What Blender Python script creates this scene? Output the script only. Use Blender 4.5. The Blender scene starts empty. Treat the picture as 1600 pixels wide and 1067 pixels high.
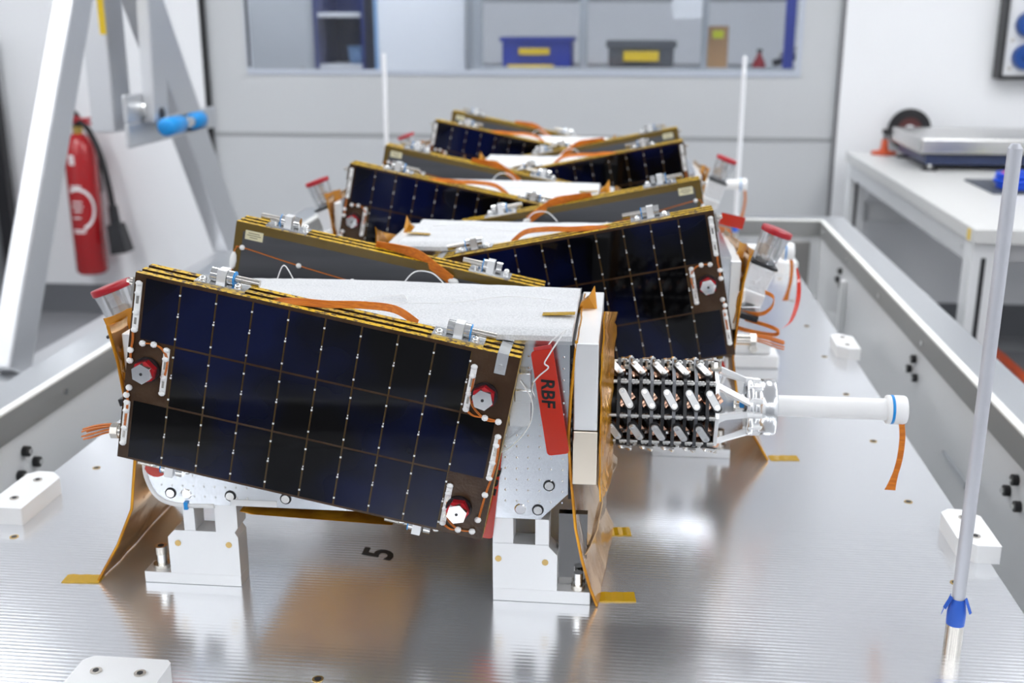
import bpy, math, random
from mathutils import Vector, Matrix
random.seed(7)
S = bpy.context.scene
COL = S.collection
PI = math.pi

# ---------------------------------------------------------------- camera, world, exposure
PITCH, YAW = math.radians(16.246), math.radians(5.892)
cd = bpy.data.cameras.new('camera')
cd.sensor_width = 36; cd.lens = 1721 / 1600 * 36
cd.clip_start = .05; cd.clip_end = 60
cd.dof.use_dof = True; cd.dof.focus_distance = 1.07; cd.dof.aperture_fstop = 5.6
cam = bpy.data.objects.new('camera', cd); COL.objects.link(cam)
cam.location = (0, 0, .6)
cam.rotation_euler = (PI/2 - PITCH, 0, YAW)
S.camera = cam
w = bpy.data.worlds.new('world'); S.world = w; w.use_nodes = True
w.node_tree.nodes['Background'].inputs[0].default_value = (.8, .87, 1, 1)
w.node_tree.nodes['Background'].inputs[1].default_value = .05
S.view_settings.view_transform = 'Standard'; S.view_settings.look = 'None'
S.view_settings.gamma = 1; S.view_settings.use_curve_mapping = False
S.view_settings.exposure = 0.2
LAMP = 7.6          # radiance of the ceiling light panels

# ---------------------------------------------------------------- materials
MATS = {}
def mat(name, col=(.8,.8,.8), rough=.5, metal=0., spec=.5, bump=None, var=None, coat=0., trans=0., alpha=1., emit=None, ior=1.45, aniso=0.):
    """bump=(scale xyz, strength, distance); var=(scale xyz, second colour)"""
    if name in MATS: return MATS[name]
    m = bpy.data.materials.new(name); m.use_nodes = True
    nt = m.node_tree; b = nt.nodes['Principled BSDF']
    b.inputs['Base Color'].default_value = (*col, 1); b.inputs['Roughness'].default_value = rough
    b.inputs['Metallic'].default_value = metal; b.inputs['Specular IOR Level'].default_value = spec
    b.inputs['Coat Weight'].default_value = coat; b.inputs['Transmission Weight'].default_value = trans
    b.inputs['IOR'].default_value = ior; b.inputs['Alpha'].default_value = alpha
    b.inputs['Coat Roughness'].default_value = .05
    if aniso: b.inputs['Anisotropic'].default_value = aniso
    if emit:
        b.inputs['Emission Color'].default_value = (*emit[0], 1); b.inputs['Emission Strength'].default_value = emit[1]
    if bump or var:
        tc = nt.nodes.new('ShaderNodeTexCoord')
    def noise(sc, detail=3):
        mp = nt.nodes.new('ShaderNodeMapping'); mp.inputs['Scale'].default_value = sc
        n = nt.nodes.new('ShaderNodeTexNoise'); n.inputs['Scale'].default_value = 1; n.inputs['Detail'].default_value = detail
        nt.links.new(tc.outputs['Object'], mp.inputs['Vector']); nt.links.new(mp.outputs[0], n.inputs['Vector'])
        return n
    if bump:
        n = noise(bump[0]); bp = nt.nodes.new('ShaderNodeBump')
        bp.inputs['Strength'].default_value = bump[1]; bp.inputs['Distance'].default_value = bump[2]
        nt.links.new(n.outputs['Fac'], bp.inputs['Height']); nt.links.new(bp.outputs[0], b.inputs['Normal'])
    if var:
        n = noise(var[0]); r = nt.nodes.new('ShaderNodeValToRGB')
        lo, hi = (var[2] if len(var) > 2 else (.4, .6))
        r.color_ramp.elements[0].position = lo; r.color_ramp.elements[1].position = hi
        r.color_ramp.elements[0].color = (*col, 1); r.color_ramp.elements[1].color = (*var[1], 1)
        nt.links.new(n.outputs['Fac'], r.inputs[0]); nt.links.new(r.outputs[0], b.inputs['Base Color'])
    MATS[name] = m
    return m

def iso(s): return (s, s, s)
WHITEWALL = mat('white_wall_paint', (.86,.87,.89), .55)
CEIL = mat('ceiling_white', (.85,.85,.86), .7)
FLOORV = mat('grey_vinyl_floor', (.25,.255,.27), .35, var=(iso(3), (.28,.285,.30)))
COVE = mat('dark_grey_cove', (.16,.165,.18), .45)
DOORG = mat('grey_door_fabric', (.56,.575,.59), .45, bump=((6,6,2), .25, .01))
DOORSEAM = mat('door_seam_grey', (.36,.37,.38), .5)
BLACKR = mat('black_rubber', (.012,.012,.014), .5)
BLACKP = mat('black_plastic', (.02,.02,.023), .4)
TRAYW = mat('tray_white_paint', (.84,.85,.86), .2, bump=((3,3,3), .08, .01))
LIPG = mat('rim_grey_anodised', (.31,.312,.305), .4, metal=.2)
RIMA = mat('rim_aluminium', (.62,.64,.66), .28, metal=.9)
RIMB = mat('rim_bright_edge', (.88,.88,.85), .3)
ALU = mat('machined_aluminium', (.80,.81,.82), .22, metal=1., bump=((30,400,30), .03, .001))
ALUW = mat('bead_blasted_aluminium', (.88,.885,.89), .42, metal=.75, bump=((4,4,300), .04, .0006))
ALUM = mat('polished_aluminium', (.72,.72,.73), .1, metal=1.)
CHROME = mat('bright_steel', (.78,.78,.77), .12, metal=1.)
STEELD = mat('dull_steel', (.62,.59,.54), .25, metal=1.)
BODY = mat('silver_body_sheet', (.66,.685,.72), .2, metal=1., bump=((3,3,22), .12, .002))
WPLA = mat('white_plastic', (.85,.855,.86), .35)
WANT = mat('white_antenna_plastic', (.9,.9,.9), .4)
BLUEB = mat('bright_blue_plastic', (.01,.28,.72), .35)
BLUET = mat('blue_tape', (.03,.13,.62), .3)
SILI = mat('white_silicone', (.88,.88,.87), .45)
FOAM = mat('white_foam', (.73,.74,.755), .75, bump=(iso(700), .6, .0008), var=(iso(500), (.61,.62,.635)))
CELL = mat('solar_cell_glass', (.002,.002,.0025), .06, spec=.28, var=((6,6,6), (.003,.006,.034), (.42,.60)))  # navy patches paint blue reflections into the cell colour
BOARD = mat('brown_kapton_board', (.045,.021,.009), .16, spec=.35, bump=(iso(350), .35, .0006), var=(iso(40), (.065,.035,.018)))
INNER = mat('dark_grey_laminate', (.055,.057,.065), .38, var=((3,3,30), (.075,.077,.086)))
BORDK = mat('olive_kapton_border', (.12,.075,.012), .25, spec=.6, bump=(iso(120), .4, .001))
def edge_mat():
    m = mat('honeycomb_gold_edge', (.76,.47,.01), .4, spec=.3, var=((210,210,210), (.10,.045,.004), (.50,.60)))
    return m
EDGE = edge_mat()
KAPT = mat('gold_kapton_film', (.74,.34,.02), .2, metal=.45, bump=((30,30,22), .55, .006), var=(iso(22), (.5,.2,.015)))
KAPS = mat('amber_silvered_film', (.74,.49,.27), .16, metal=.85, bump=((18,18,10), .3, .006))
TAPE = mat('yellow_kapton_tape', (.55,.33,.01), .2, spec=.6, metal=.2)
RIBB = mat('orange_ribbon_cable', (.72,.22,.015), .35, var=((8,400,400), (.58,.15,.008)))
WIREO = mat('orange_wire', (.62,.17,.02), .4)
WIREW = mat('white_wire', (.85,.85,.85), .4)
REDC = mat('red_anodised', (.5,.006,.014), .22, metal=.3, coat=.4)
REDL = mat('red_lid_plastic', (.42,.008,.02), .3)
REDT = mat('red_tag_plastic', (.52,.022,.006), .18, coat=.4)
INK = mat('black_marker', (.006,.006,.006), .5)
COPPER = mat('copper_film', (.80,.48,.34), .22, metal=1., bump=(iso(120), .4, .002))
LINKM = mat('link_grey', (.62,.63,.64), .4, metal=.8)
RODM = mat('rod_steel', (.42,.42,.41), .28, metal=1.)
BLKM = mat('black_anodised', (.02,.021,.024), .32, metal=.4)
GRYM = mat('grey_anodised', (.10,.105,.115), .3, metal=.6)
CREAM = mat('cream_label', (.72,.67,.45), .5)
INKG = mat('label_ink', (.20,.18,.12), .6)
CLEAR = mat('clear_plastic', (.93,.95,.96), .04, trans=.94, ior=1.25)
EXTR = mat('extinguisher_red', (.42,.008,.012), .22, coat=.6)
CABB = mat('navy_cabinet', (.02,.035,.16), .4)
CRATEB = mat('blue_crate_plastic', (.025,.05,.36), .4)
CRATEK = mat('dark_crate_plastic', (.10,.105,.115), .45)
YELL = mat('yellow_label', (.80,.55,.02), .5)
CARD = mat('cardboard', (.52,.30,.14), .7)
GREYP = mat('grey_shelf_paint', (.40,.42,.44), .45)
LBLUE = mat('light_blue_plastic', (.25,.42,.68), .45)
BENCH = mat('bench_white_laminate', (.62,.62,.61), .4)
BENCHE = mat('bench_grey_edge', (.60,.61,.62), .4)
BENCHF = mat('bench_frame_paint', (.74,.75,.76), .4)
SCALEB = mat('navy_scale_frame', (.035,.05,.12), .4)
SSTEEL = mat('brushed_stainless', (.66,.655,.64), .25, metal=1., bump=((300,4,4), .05, .001))
ORNG = mat('orange_red_paint', (.55,.07,.012), .4)
BLUEC = mat('blue_cable', (.005,.07,.62), .35)
SOCK = mat('socket_blue', (.005,.06,.28), .3)
BOXG = mat('light_grey_box', (.74,.75,.77), .4)
PANEL = mat('led_diffuser', (.9,.9,.9), .6, emit=((.97,.985,1.), LAMP))
PANEL2 = mat('storage_led_diffuser', (.9,.9,.9), .6, emit=((.97,.985,1.), LAMP*2.6))
DUCT = mat('gantry_aluminium', (.66,.67,.69), .4, metal=.85, bump=((4,4,60), .04, .002))

def plate_mat():
    m = mat('milled_tooling_plate', (.82,.835,.86), .2, metal=.84)
    nt = m.node_tree; b = nt.nodes['Principled BSDF']
    tc = nt.nodes.new('ShaderNodeTexCoord')
    wv = nt.nodes.new('ShaderNodeTexWave'); wv.wave_type = 'BANDS'; wv.bands_direction = 'Y'
    wv.inputs['Scale'].default_value = 52; wv.inputs['Distortion'].default_value = .35
    wv.inputs['Detail'].default_value = 1; wv.inputs['Detail Scale'].default_value = .5
    nt.links.new(tc.outputs['Object'], wv.inputs['Vector'])
    mp = nt.nodes.new('ShaderNodeMapping'); mp.inputs['Scale'].default_value = (6, 420, 6)
    ns = nt.nodes.new('ShaderNodeTexNoise'); ns.inputs['Scale'].default_value = 1; ns.inputs['Detail'].default_value = 2
    nt.links.new(tc.outputs['Object'], mp.inputs[0]); nt.links.new(mp.outputs[0], ns.inputs['Vector'])
    b1 = nt.nodes.new('ShaderNodeBump'); b1.inputs['Strength'].default_value = .055; b1.inputs['Distance'].default_value = .001
    b2 = nt.nodes.new('ShaderNodeBump'); b2.inputs['Strength'].default_value = .05; b2.inputs['Distance'].default_value = .001
    nt.links.new(wv.outputs['Fac'], b1.inputs['Height']); nt.links.new(ns.outputs['Fac'], b2.inputs['Height'])
    nt.links.new(b1.outputs[0], b2.inputs['Normal']); nt.links.new(b2.outputs[0], b.inputs['Normal'])
    return m
PLATE = plate_mat()

def pane_mat():
    m = bpy.data.materials.new('clear_window_film'); m.use_nodes = True
    nt = m.node_tree; nt.nodes.clear()
    o = nt.nodes.new('ShaderNodeOutputMaterial'); mx = nt.nodes.new('ShaderNodeMixShader')
    t = nt.nodes.new('ShaderNodeBsdfTransparent'); t.inputs[0].default_value = (.88,.90,.93,1)
    g = nt.nodes.new('ShaderNodeBsdfGlossy'); g.inputs['Roughness'].default_value = .08
    mx.inputs[0].default_value = .07
    nt.links.new(t.outputs[0], mx.inputs[1]); nt.links.new(g.outputs[0], mx.inputs[2]); nt.links.new(mx.outputs[0], o.inputs[0])
    return m
PANE = pane_mat()
def cup_mat():
    m = bpy.data.materials.new('clear_cup_wall'); m.use_nodes = True
    nt = m.node_tree; nt.nodes.clear()
    o = nt.nodes.new('ShaderNodeOutputMaterial'); mx = nt.nodes.new('ShaderNodeMixShader')
    t = nt.nodes.new('ShaderNodeBsdfTransparent'); t.inputs[0].default_value = (.9,.92,.95,1)
    g = nt.nodes.new('ShaderNodeBsdfGlossy'); g.inputs['Roughness'].default_value = .1
    mx.inputs[0].default_value = .30
    df = nt.nodes.new('ShaderNodeBsdfDiffuse'); df.inputs[0].default_value = (.9,.91,.93,1)
    m2 = nt.nodes.new('ShaderNodeMixShader'); m2.inputs[0].default_value = .22
    nt.links.new(t.outputs[0], mx.inputs[1]); nt.links.new(g.outputs[0], mx.inputs[2])
    nt.links.new(mx.outputs[0], m2.inputs[1]); nt.links.new(df.outputs[0], m2.inputs[2]); nt.links.new(m2.outputs[0], o.inputs[0])
    return m
CUP = cup_mat()

# ---------------------------------------------------------------- mesh helpers
class MB:
    def __init__(s, xf=None):
        s.v = []; s.f = []; s.m = []; s.sm = []; s.xf = xf
    def add(s, vs, fs, mi=0, smooth=False):
        o = len(s.v); s.v += [tuple(p) for p in vs]
        for k, q in enumerate(fs):
            s.f.append(tuple(i + o for i in q)); s.m.append(mi)
            s.sm.append(smooth if isinstance(smooth, bool) else smooth[k])
        return s
    def box(s, x0, x1, y0, y1, z0, z1, mi=0):
        vs = [(x0,y0,z0),(x1,y0,z0),(x1,y1,z0),(x0,y1,z0),(x0,y0,z1),(x1,y0,z1),(x1,y1,z1),(x0,y1,z1)]
        return s.add(vs, [(0,3,2,1),(4,5,6,7),(0,1,5,4),(1,2,6,5),(2,3,7,6),(3,0,4,7)], mi)
    def obox(s, c, ax, h, mi=0):
        """oriented box: centre, three unit axes, half sizes"""
        c = Vector(c); A = [Vector(a).normalized() * k for a, k in zip(ax, h)]
        vs = [c + A[0]*i + A[1]*j + A[2]*k for k in (-1,1) for i, j in ((-1,-1),(1,-1),(1,1),(-1,1))]
        fs = [(0,3,2,1),(4,5,6,7),(0,1,5,4),(1,2,6,5),(2,3,7,6),(3,0,4,7)]
        if A[0].cross(A[1]).dot(A[2]) < 0: fs = [q[::-1] for q in fs]
        return s.add(vs, fs, mi)
    def beam(s, p0, p1, w, h, up=(0,0,1), mi=0):
        p0, p1 = Vector(p0), Vector(p1); d = p1 - p0; L = d.length; d.normalize()
        u = Vector(up); sd = d.cross(u).normalized(); u = sd.cross(d)
        return s.obox((p0+p1)/2, (d, sd, u), (L/2, w/2, h/2), mi)
    def cyl(s, p0, p1, r0, r1=None, n=16, mi=0, caps=True, mi2=None):
        r1 = r0 if r1 is None else r1
        p0, p1 = Vector(p0), Vector(p1); d = (p1 - p0).normalized()
        a = d.orthogonal().normalized(); b = d.cross(a)
        vs = [p0 + (a*math.cos(2*PI*i/n) + b*math.sin(2*PI*i/n))*r0 for i in range(n)] + \
             [p1 + (a*math.cos(2*PI*i/n) + b*math.sin(2*PI*i/n))*r1 for i in range(n)]
        fs = [(i, (i+1) % n, n+(i+1) % n, n+i) for i in range(n)]
        s.add(vs, fs, mi, n > 8)
        if caps:
            s.add(vs, [tuple(range(n-1, -1, -1)), tuple(range(n, 2*n))], mi if mi2 is None else mi2)
        return s
    def ring(s, p0, p1, ro, ri, n=24, mi=0):
        p0, p1 = Vector(p0), Vector(p1); d = (p1 - p0).normalized()
        a = d.orthogonal().normalized(); b = d.cross(a)
        if abs(d.x) > .9: a = Vector((0,0,1)); b = d.cross(a)
        vs = []
        for p, r in ((p0,ro),(p1,ro),(p1,ri),(p0,ri)):
            vs += [p + (a*math.cos(2*PI*(i+.5)/n) + b*math.sin(2*PI*(i+.5)/n))*r for i in range(n)]
        fs = []; sm = []
        for k in range(4):
            for i in range(n):
                j = (i+1) % n; k2 = (k+1) % 4
                fs.append((k*n+i, k*n+j, k2*n+j, k2*n+i)); sm.append(k in (0, 2) and n > 10)
        return s.add(vs, fs, mi, sm)
    def lathe(s, p0, d, prof, n=24, mi=0):
        """prof: list of (t along d, r)"""
        p0 = Vector(p0); d = Vector(d).normalized(); a = d.orthogonal().normalized(); b = d.cross(a)
        vs = []; fs = []
        for t, r in prof:
            vs += [p0 + d*t + (a*math.cos(2*PI*i/n) + b*math.sin(2*PI*i/n))*max(r, 1e-5) for i in range(n)]
        for k in range(len(prof)-1):
            fs += [(k*n+i, k*n+(i+1) % n, (k+1)*n+(i+1) % n, (k+1)*n+i) for i in range(n)]
        return s.add(vs, fs, mi, True)
    def tube(s, pts, r, n=6, mi=0):
        pts = [Vector(p) for p in pts]; vs = []; fs = []
        t0 = (pts[1]-pts[0]).normalized(); a = t0.orthogonal().normalized()
        for i, p in enumerate(pts):
            t = (pts[min(i+1, len(pts)-1)] - pts[max(i-1, 0)]).normalized()
            a = (a - t*a.dot(t)).normalized(); b = t.cross(a)
            vs += [p + (a*math.cos(2*PI*k/n) + b*math.sin(2*PI*k/n))*r for k in range(n)]
        m = len(pts)
        for i in range(m-1):
            fs += [(i*n+k, i*n+(k+1) % n, (i+1)*n+(k+1) % n, (i+1)*n+k) for k in range(n)]
        s.add(vs, fs, mi, True)
        return s.add(vs, [tuple(range(n-1,-1,-1)), tuple(range((m-1)*n, m*n))], mi)
    def prism(s, poly, fn, w0, w1, mi=0, mi2=None):
        """poly in 2D (counter clockwise seen with w towards the viewer), fn(u,v,w)->xyz"""
        n = len(poly); vs = [fn(u, v, w0) for u, v in poly] + [fn(u, v, w1) for u, v in poly]
        s.add(vs, [(i, (i+1) % n, n+(i+1) % n, n+i) for i in range(n)], mi)
        return s.add(vs, [tuple(range(n-1,-1,-1)), tuple(range(n, 2*n))], mi if mi2 is None else mi2)
    def ball(s, c, r, n=8, m=5, mi=0):
        c = Vector(c); rx, ry, rz = (r, r, r) if isinstance(r, (int, float)) else r
        vs = [c + Vector((0,0,-rz))]; fs = []
        for j in range(1, m):
            t = -PI/2 + PI*j/m
            vs += [c + Vector((rx*math.cos(t)*math.cos(2*PI*i/n), ry*math.cos(t)*math.sin(2*PI*i/n), rz*math.sin(t))) for i in range(n)]
        vs.append(c + Vector((0,0,rz)))
        for i in range(n):
            fs.append((0, 1+(i+1) % n, 1+i))
            for j in range(m-2): fs.append((1+j*n+i, 1+j*n+(i+1) % n, 1+(j+1)*n+(i+1) % n, 1+(j+1)*n+i))
            fs.append((1+(m-2)*n+i, 1+(m-2)*n+(i+1) % n, len(vs)-1))
        return s.add(vs, fs, mi, True)
    def sheet(s, prof, y0, y1, ny=10, amp=.002, th=.0012, seed=1, mi=0, fnx=None, mi_edge=None, fnz=None):
        """a film: profile (x,z) swept along y with crumples; real thickness"""
        rnd = random.Random(seed); P = []
        for i in range(len(prof)-1):
            for k in range(3):
                t = k/3; P.append((prof[i][0]*(1-t)+prof[i+1][0]*t, prof[i][1]*(1-t)+prof[i+1][1]*t))
        P.append(prof[-1]); n = len(P); vs = []
        off = [[rnd.uniform(-amp, amp) for _ in range(ny+1)] for _ in range(n)]
        for side in (0, 1):
            for i in range(n):
                for j in range(ny+1):
                    y = y0 + (y1-y0)*j/ny; dx = off[i][j] * (.25 if j in (0, ny) else 1)
                    if fnx: dx += fnx(P[i][1], j/ny)
                    vs.append((P[i][0] + dx + side*th, y, P[i][1] + (fnz(P[i][1], j/ny) if fnz else 0)))
        N = n*(ny+1); fs = []; ms = []
        for i in range(n-1):
            for j in range(ny):
                q = (i*(ny+1)+j, i*(ny+1)+j+1, (i+1)*(ny+1)+j+1, (i+1)*(ny+1)+j)
                fs.append(q); fs.append(tuple(k+N for k in q[::-1]))
        s.add(vs, fs, mi, True); es = []
        for i in range(n-1):
            for j in (0, ny):
                q = (i*(ny+1)+j, (i+1)*(ny+1)+j, (i+1)*(ny+1)+j+N, i*(ny+1)+j+N)
                es.append(q if j == 0 else q[::-1])
        for j in range(ny):
            for i in (0, n-1):
                q = (i*(ny+1)+j, i*(ny+1)+j+N, i*(ny+1)+j+1+N, i*(ny+1)+j+1)
                es.append(q if i == 0 else q[::-1])
        return s.add(vs, es, mi if mi_edge is None else mi_edge)
    def mesh(s, name, mats):
        vs = s.v; flip = False
        if s.xf:
            o = Vector(s.xf((0,0,0))); e = [Vector(s.xf(q)) - o for q in ((1,0,0),(0,1,0),(0,0,1))]
            flip = e[0].cross(e[1]).dot(e[2]) < 0
            vs = [tuple(s.xf(p)) for p in vs]
        me = bpy.data.meshes.new(name)
        me.from_pydata(vs, [], [q[::-1] for q in s.f] if flip else s.f)
        for mt in (mats if isinstance(mats, (list, tuple)) else [mats]): me.materials.append(mt)
        me.polygons.foreach_set('material_index', s.m); me.polygons.foreach_set('use_smooth', s.sm)
        me.update(); return me
    def build(s, name, mats, parent=None, bevel=0, **kw):
        o = bpy.data.objects.new(name, s.mesh(name, mats)); COL.objects.link(o)
        if parent: o.parent = parent
        if bevel:
            md = o.modifiers.new('bevel', 'BEVEL'); md.width = bevel; md.segments = 2; md.limit_method = 'ANGLE'; md.angle_limit = .6
        return tag(o, **kw)

def tag(o, label=None, cat=None, group=None, kind=None):
    if label: o['label'] = label
    if cat: o['category'] = cat
    if group: o['group'] = group
    if kind: o['kind'] = kind
    return o
def empty(name, loc, label=None, cat=None, group=None):
    o = bpy.data.objects.new(name, None); COL.objects.link(o); o.location = loc; o.empty_display_size = .05
    return tag(o, label, cat, group)
def place(name, me, parent, loc=(0,0,0), rot=None, **kw):
    o = bpy.data.objects.new(name, me); COL.objects.link(o); o.parent = parent; o.location = loc
    if rot: o.rotation_euler = rot
    return tag(o, **kw)
def kids(o): return list(o.children)
def copy_tree(o, parent=None):
    c = o.copy(); COL.objects.link(c); c.parent = parent
    for ch in kids(o): copy_tree(ch, c)
    return c
def text_part(name, txt, mt, parent, M, size, shear=0, bold=0):
    cu = bpy.data.curves.new(name, 'FONT'); cu.body = txt; cu.size = size; cu.align_x = 'CENTER'; cu.align_y = 'CENTER'
    cu.shear = shear; cu.offset = bold; cu.extrude = .0001; cu.resolution_u = 3
    t = bpy.data.objects.new(name, cu); COL.objects.link(t)
    bpy.context.view_layer.update()
    me = bpy.data.meshes.new_from_object(t.evaluated_get(bpy.context.evaluated_depsgraph_get()))
    bpy.data.objects.remove(t); me.materials.clear(); me.materials.append(mt); me.transform(M); me.name = name
    o = bpy.data.objects.new(name, me); COL.objects.link(o); o.parent = parent
    return o
def arc(p0, p1, p2, n=12):
    """quadratic bezier"""
    p0, p1, p2 = map(Vector, (p0, p1, p2))
    return [p0*(1-t)**2 + p1*2*t*(1-t) + p2*t*t for t in [i/n for i in range(n+1)]]
def spline(pts, n=6):
    pts = [Vector(p) for p in pts]; out = []
    for i in range(len(pts)-1):
        a = pts[max(i-1,0)]; b = pts[i]; c = pts[i+1]; d = pts[min(i+2,len(pts)-1)]
        for k in range(n):
            t = k/n
            out.append(.5*((2*b) + (c-a)*t + (2*a-5*b+4*c-d)*t*t + (3*b-3*c+d-a)*t**3))
    out.append(pts[-1]); return out

# ================================================================ SETTING
GZ = -.72                       # floor level; the tray's plate top is z = 0
RX0, RX1, RY0, RY1, RZ1 = -3.3, 2.6, -3.4, 4.8, 2.1
def struct(name, mb, m, bevel=0, label=None, parent=None):
    o = mb.build(name, m, parent, bevel)
    if not parent: o['kind'] = 'structure'
    if label: o['label'] = label
    return o
struct('floor', MB().box(RX0, RX1, RY0, 8.2, GZ-.1, GZ), FLOORV, label='grey vinyl clean room floor')
struct('ceiling', MB().box(RX0, RX1, RY0, 8.2, RZ1, RZ1+.1), CEIL, label='white ceiling with light panels')
struct('wall_left', MB().box(RX0-.1, RX0, RY0, 8.2, GZ, RZ1), WHITEWALL, label='white side wall left of the frame')
struct('wall_right', MB().box(RX1, RX1+.1, RY0, 8.2, GZ, RZ1), WHITEWALL, label='white side wall right of the frame')
struct('wall_front', MB().box(RX0, RX1, RY0-.1, RY0, GZ, RZ1), mat('far_grey_wall', (.30,.31,.33), .6), label='wall behind the camera')
DX0, DX1 = -1.85, .876
struct('wall_back_left', MB().box(RX0, DX0, RY1, RY1+.12, GZ, RZ1), WHITEWALL, label='white wall behind the fire extinguisher')
struct('wall_back_right', MB().box(DX1, RX1, RY1, RY1+.12, GZ, RZ1), WHITEWALL, label='white wall behind the workbench')
struct('wall_far', MB().box(RX0, RX1, 8.2, 8.3, GZ, RZ1), WHITEWALL, label='pale wall of the storage room behind the window')
struct('baseboard_left', MB().box(RX0, DX0, RY1-.012, RY1, GZ, -.585), COVE, label='dark grey coved floor edge below the extinguisher')
struct('baseboard_right', MB().box(DX1, RX1, RY1-.012, RY1, GZ, -.575), COVE, label='dark grey coved floor edge behind the workbench')
# roll-up door with window
WX0, WX1, WZ0, WZ1 = -1.645, .692, .395, 1.35
door = empty('door_1', ((DX0+DX1)/2, RY1, GZ)); door['kind'] = 'structure'; door['label'] = 'wide grey roll-up door with a long clear window'
def dpart(name, mb, m, bevel=0):
    o = mb.build(name, m, door, bevel); o.matrix_parent_inverse = Matrix.Translation(-Vector(door.location)); return o
y0, y1 = RY1+.03, RY1+.05
dpart('lower_curtain', MB().box(DX0, DX1, y0, y1, GZ, .105), DOORG)
dpart('window_curtain', MB().box(DX0, WX0, y0, y1, .125, RZ1).box(WX1, DX1, y0, y1, .125, RZ1)
      .box(WX0, WX1, y0, y1, .125, WZ0).box(WX0, WX1, y0, y1, WZ1, RZ1), DOORG)
dpart('seam_bar', MB().box(DX0, DX1, y0-.004, y1+.004, .105, .125), DOORSEAM, .003)
dpart('left_gasket', MB().box(DX0-.004, DX0+.012, RY1-.004, RY1+.05, GZ, RZ1), BLACKR)
dpart('right_gasket', MB().box(DX1-.012, DX1, RY1, RY1+.05, GZ, RZ1), mat('gasket_grey', (.2,.2,.21), .5))
win = MB()
r = .03; pl = []
win.box(WX0-.02, WX1+.02, y0-.006, y0, WZ0-.022, WZ0).box(WX0-.02, WX0, y0-.006, y0, WZ0, WZ1).box(WX1, WX1+.02, y0-.006, y0, WZ0, WZ1)
w1 = win.build('window_1', mat('pale_blue_window_trim', (.50,.54,.62), .35)); w1['kind'] = 'structure'; w1['label'] = 'long clear window strip in the grey roll-up door'
MB().box(WX0, WX1, y0+.006, y0+.009, WZ0, WZ1).build('pane', PANE, w1)
MB().box(WX0-.012, WX0-.001, y0-.009, y0-.0062, WZ0+.01, WZ1).build('black_edge_strip', BLACKR, w1)

# ceiling light panels: LED panels of the clean room
def light_panel(cx, cy, lx, ly, label, m=PANEL):
    t = empty('ceiling_light', (cx, cy, RZ1), label, 'ceiling light', 'white LED panels in the ceiling')
    MB().box(-lx/2-.02, lx/2+.02, -ly/2-.02, -ly/2, -.03, 0).box(-lx/2-.02, lx/2+.02, ly/2, ly/2+.02, -.03, 0)\
        .box(-lx/2-.02, -lx/2, -ly/2, ly/2, -.03, 0).box(lx/2, lx/2+.02, -ly/2, ly/2, -.03, 0).build('frame', BOXG, t)
    MB().box(-lx/2, lx/2, -ly/2, ly/2, -.022, -.012).build('diffuser', m, t)
for cy, cxs in ((-2.5, (-2.3, -.9, .5, 1.9)), (-.6, (-2.5, 2.0)), (1.4, (-2.6, 2.0)), (2.95, (-2.5, -1.1, .3, 1.7))):
    for cx in cxs:
        light_panel(cx, cy, .62, 1.22, 'square-edged white LED light panel in the clean room ceiling')
for cx in (-1.9, -.55, .8):
    light_panel(cx, 5.17, 1.1, .34, 'white LED light panel over the storage room', PANEL2)

# ================================================================ TRAY AND PLATE
TX0, TX1, TY0, TY1 = -.945, .600, .42, 3.32
RIMZ, LIPZ, BOT = .032, -.014, -.30
tray = empty('transport_tray', (-.1725, 1.87, GZ), 'large open white transport tray with grey rim around the satellites', 'tray')
def tp(name, mb, m, bevel=0, **k):
    o = mb.build(name, m, tray, bevel, **k); o.matrix_parent_inverse = Matrix.Translation(-Vector(tray.location)); return o
th = .012
for nm, b in (('side_wall', (TX0+.004, TX0+.02, TY0, TY1)), ('side_wall', (TX1-.02, TX1-.004, TY0, TY1)),
              ('end_wall', (TX0+.02, TX1-.02, TY1-.02, TY1-.004)), ('end_wall', (TX0+.02, TX1-.02, TY0+.004, TY0+.02))):
    tp(nm, MB().box(*b, BOT, RIMZ-.003), TRAYW)
tp('bottom', MB().box(TX0+.02, TX1-.02, TY0+.02, TY1-.02, BOT, BOT+.012), TRAYW)
W_ = .055
for nm, b in (('rim_lip', (TX0+.02, TX0+.026, TY0+.02, TY1-.02)), ('rim_lip', (TX1-.026, TX1-.02, TY0+.02, TY1-.02)),
              ('rim_lip', (TX0+.026, TX1-.026, TY1-.026, TY1-.02)), ('rim_lip', (TX0+.026, TX1-.026, TY0+.02, TY0+.026))):
    tp(nm, MB().box(*b, LIPZ, RIMZ-.002), LIPG)
for nm, b in (('rim_edge', (TX0+.012, TX0+.027, TY0+.012, TY1-.012)), ('rim_edge', (TX1-.027, TX1-.012, TY0+.012, TY1-.012)),
              ('rim_edge', (TX0+.027, TX1-.027, TY1-.027, TY1-.012)), ('rim_edge', (TX0+.027, TX1-.027, TY0+.012, TY0+.027))):
    tp(nm, MB().box(*b, RIMZ-.002, RIMZ+.003), RIMB, .0015)
for nm, b in (('rim_flange', (TX0-W_, TX0+.012, TY0-W_, TY1+W_)), ('rim_flange', (TX1-.012, TX1+W_, TY0-W_, TY1+W_)),
              ('rim_flange', (TX0+.012, TX1-.012, TY1-.012, TY1+W_)), ('rim_flange', (TX0+.012, TX1-.012, TY0-W_, TY0+.012))):
    tp(nm, MB().box(*b, RIMZ-.025, RIMZ), RIMA, .001)
for x in (TX0+.05, TX1-.05):
    for y in (TY0+.05, TY1-.05):
        tp('leg', MB().box(x-.04, x+.04, y-.04, y+.04, GZ-tray.location.z*0, BOT), RIMA)
def lip_screw(x, s, y, z):
    tp('rim_screw', MB().cyl((x, y, z), (x + s*.004, y, z), .005, n=10), CHROME)
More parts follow.
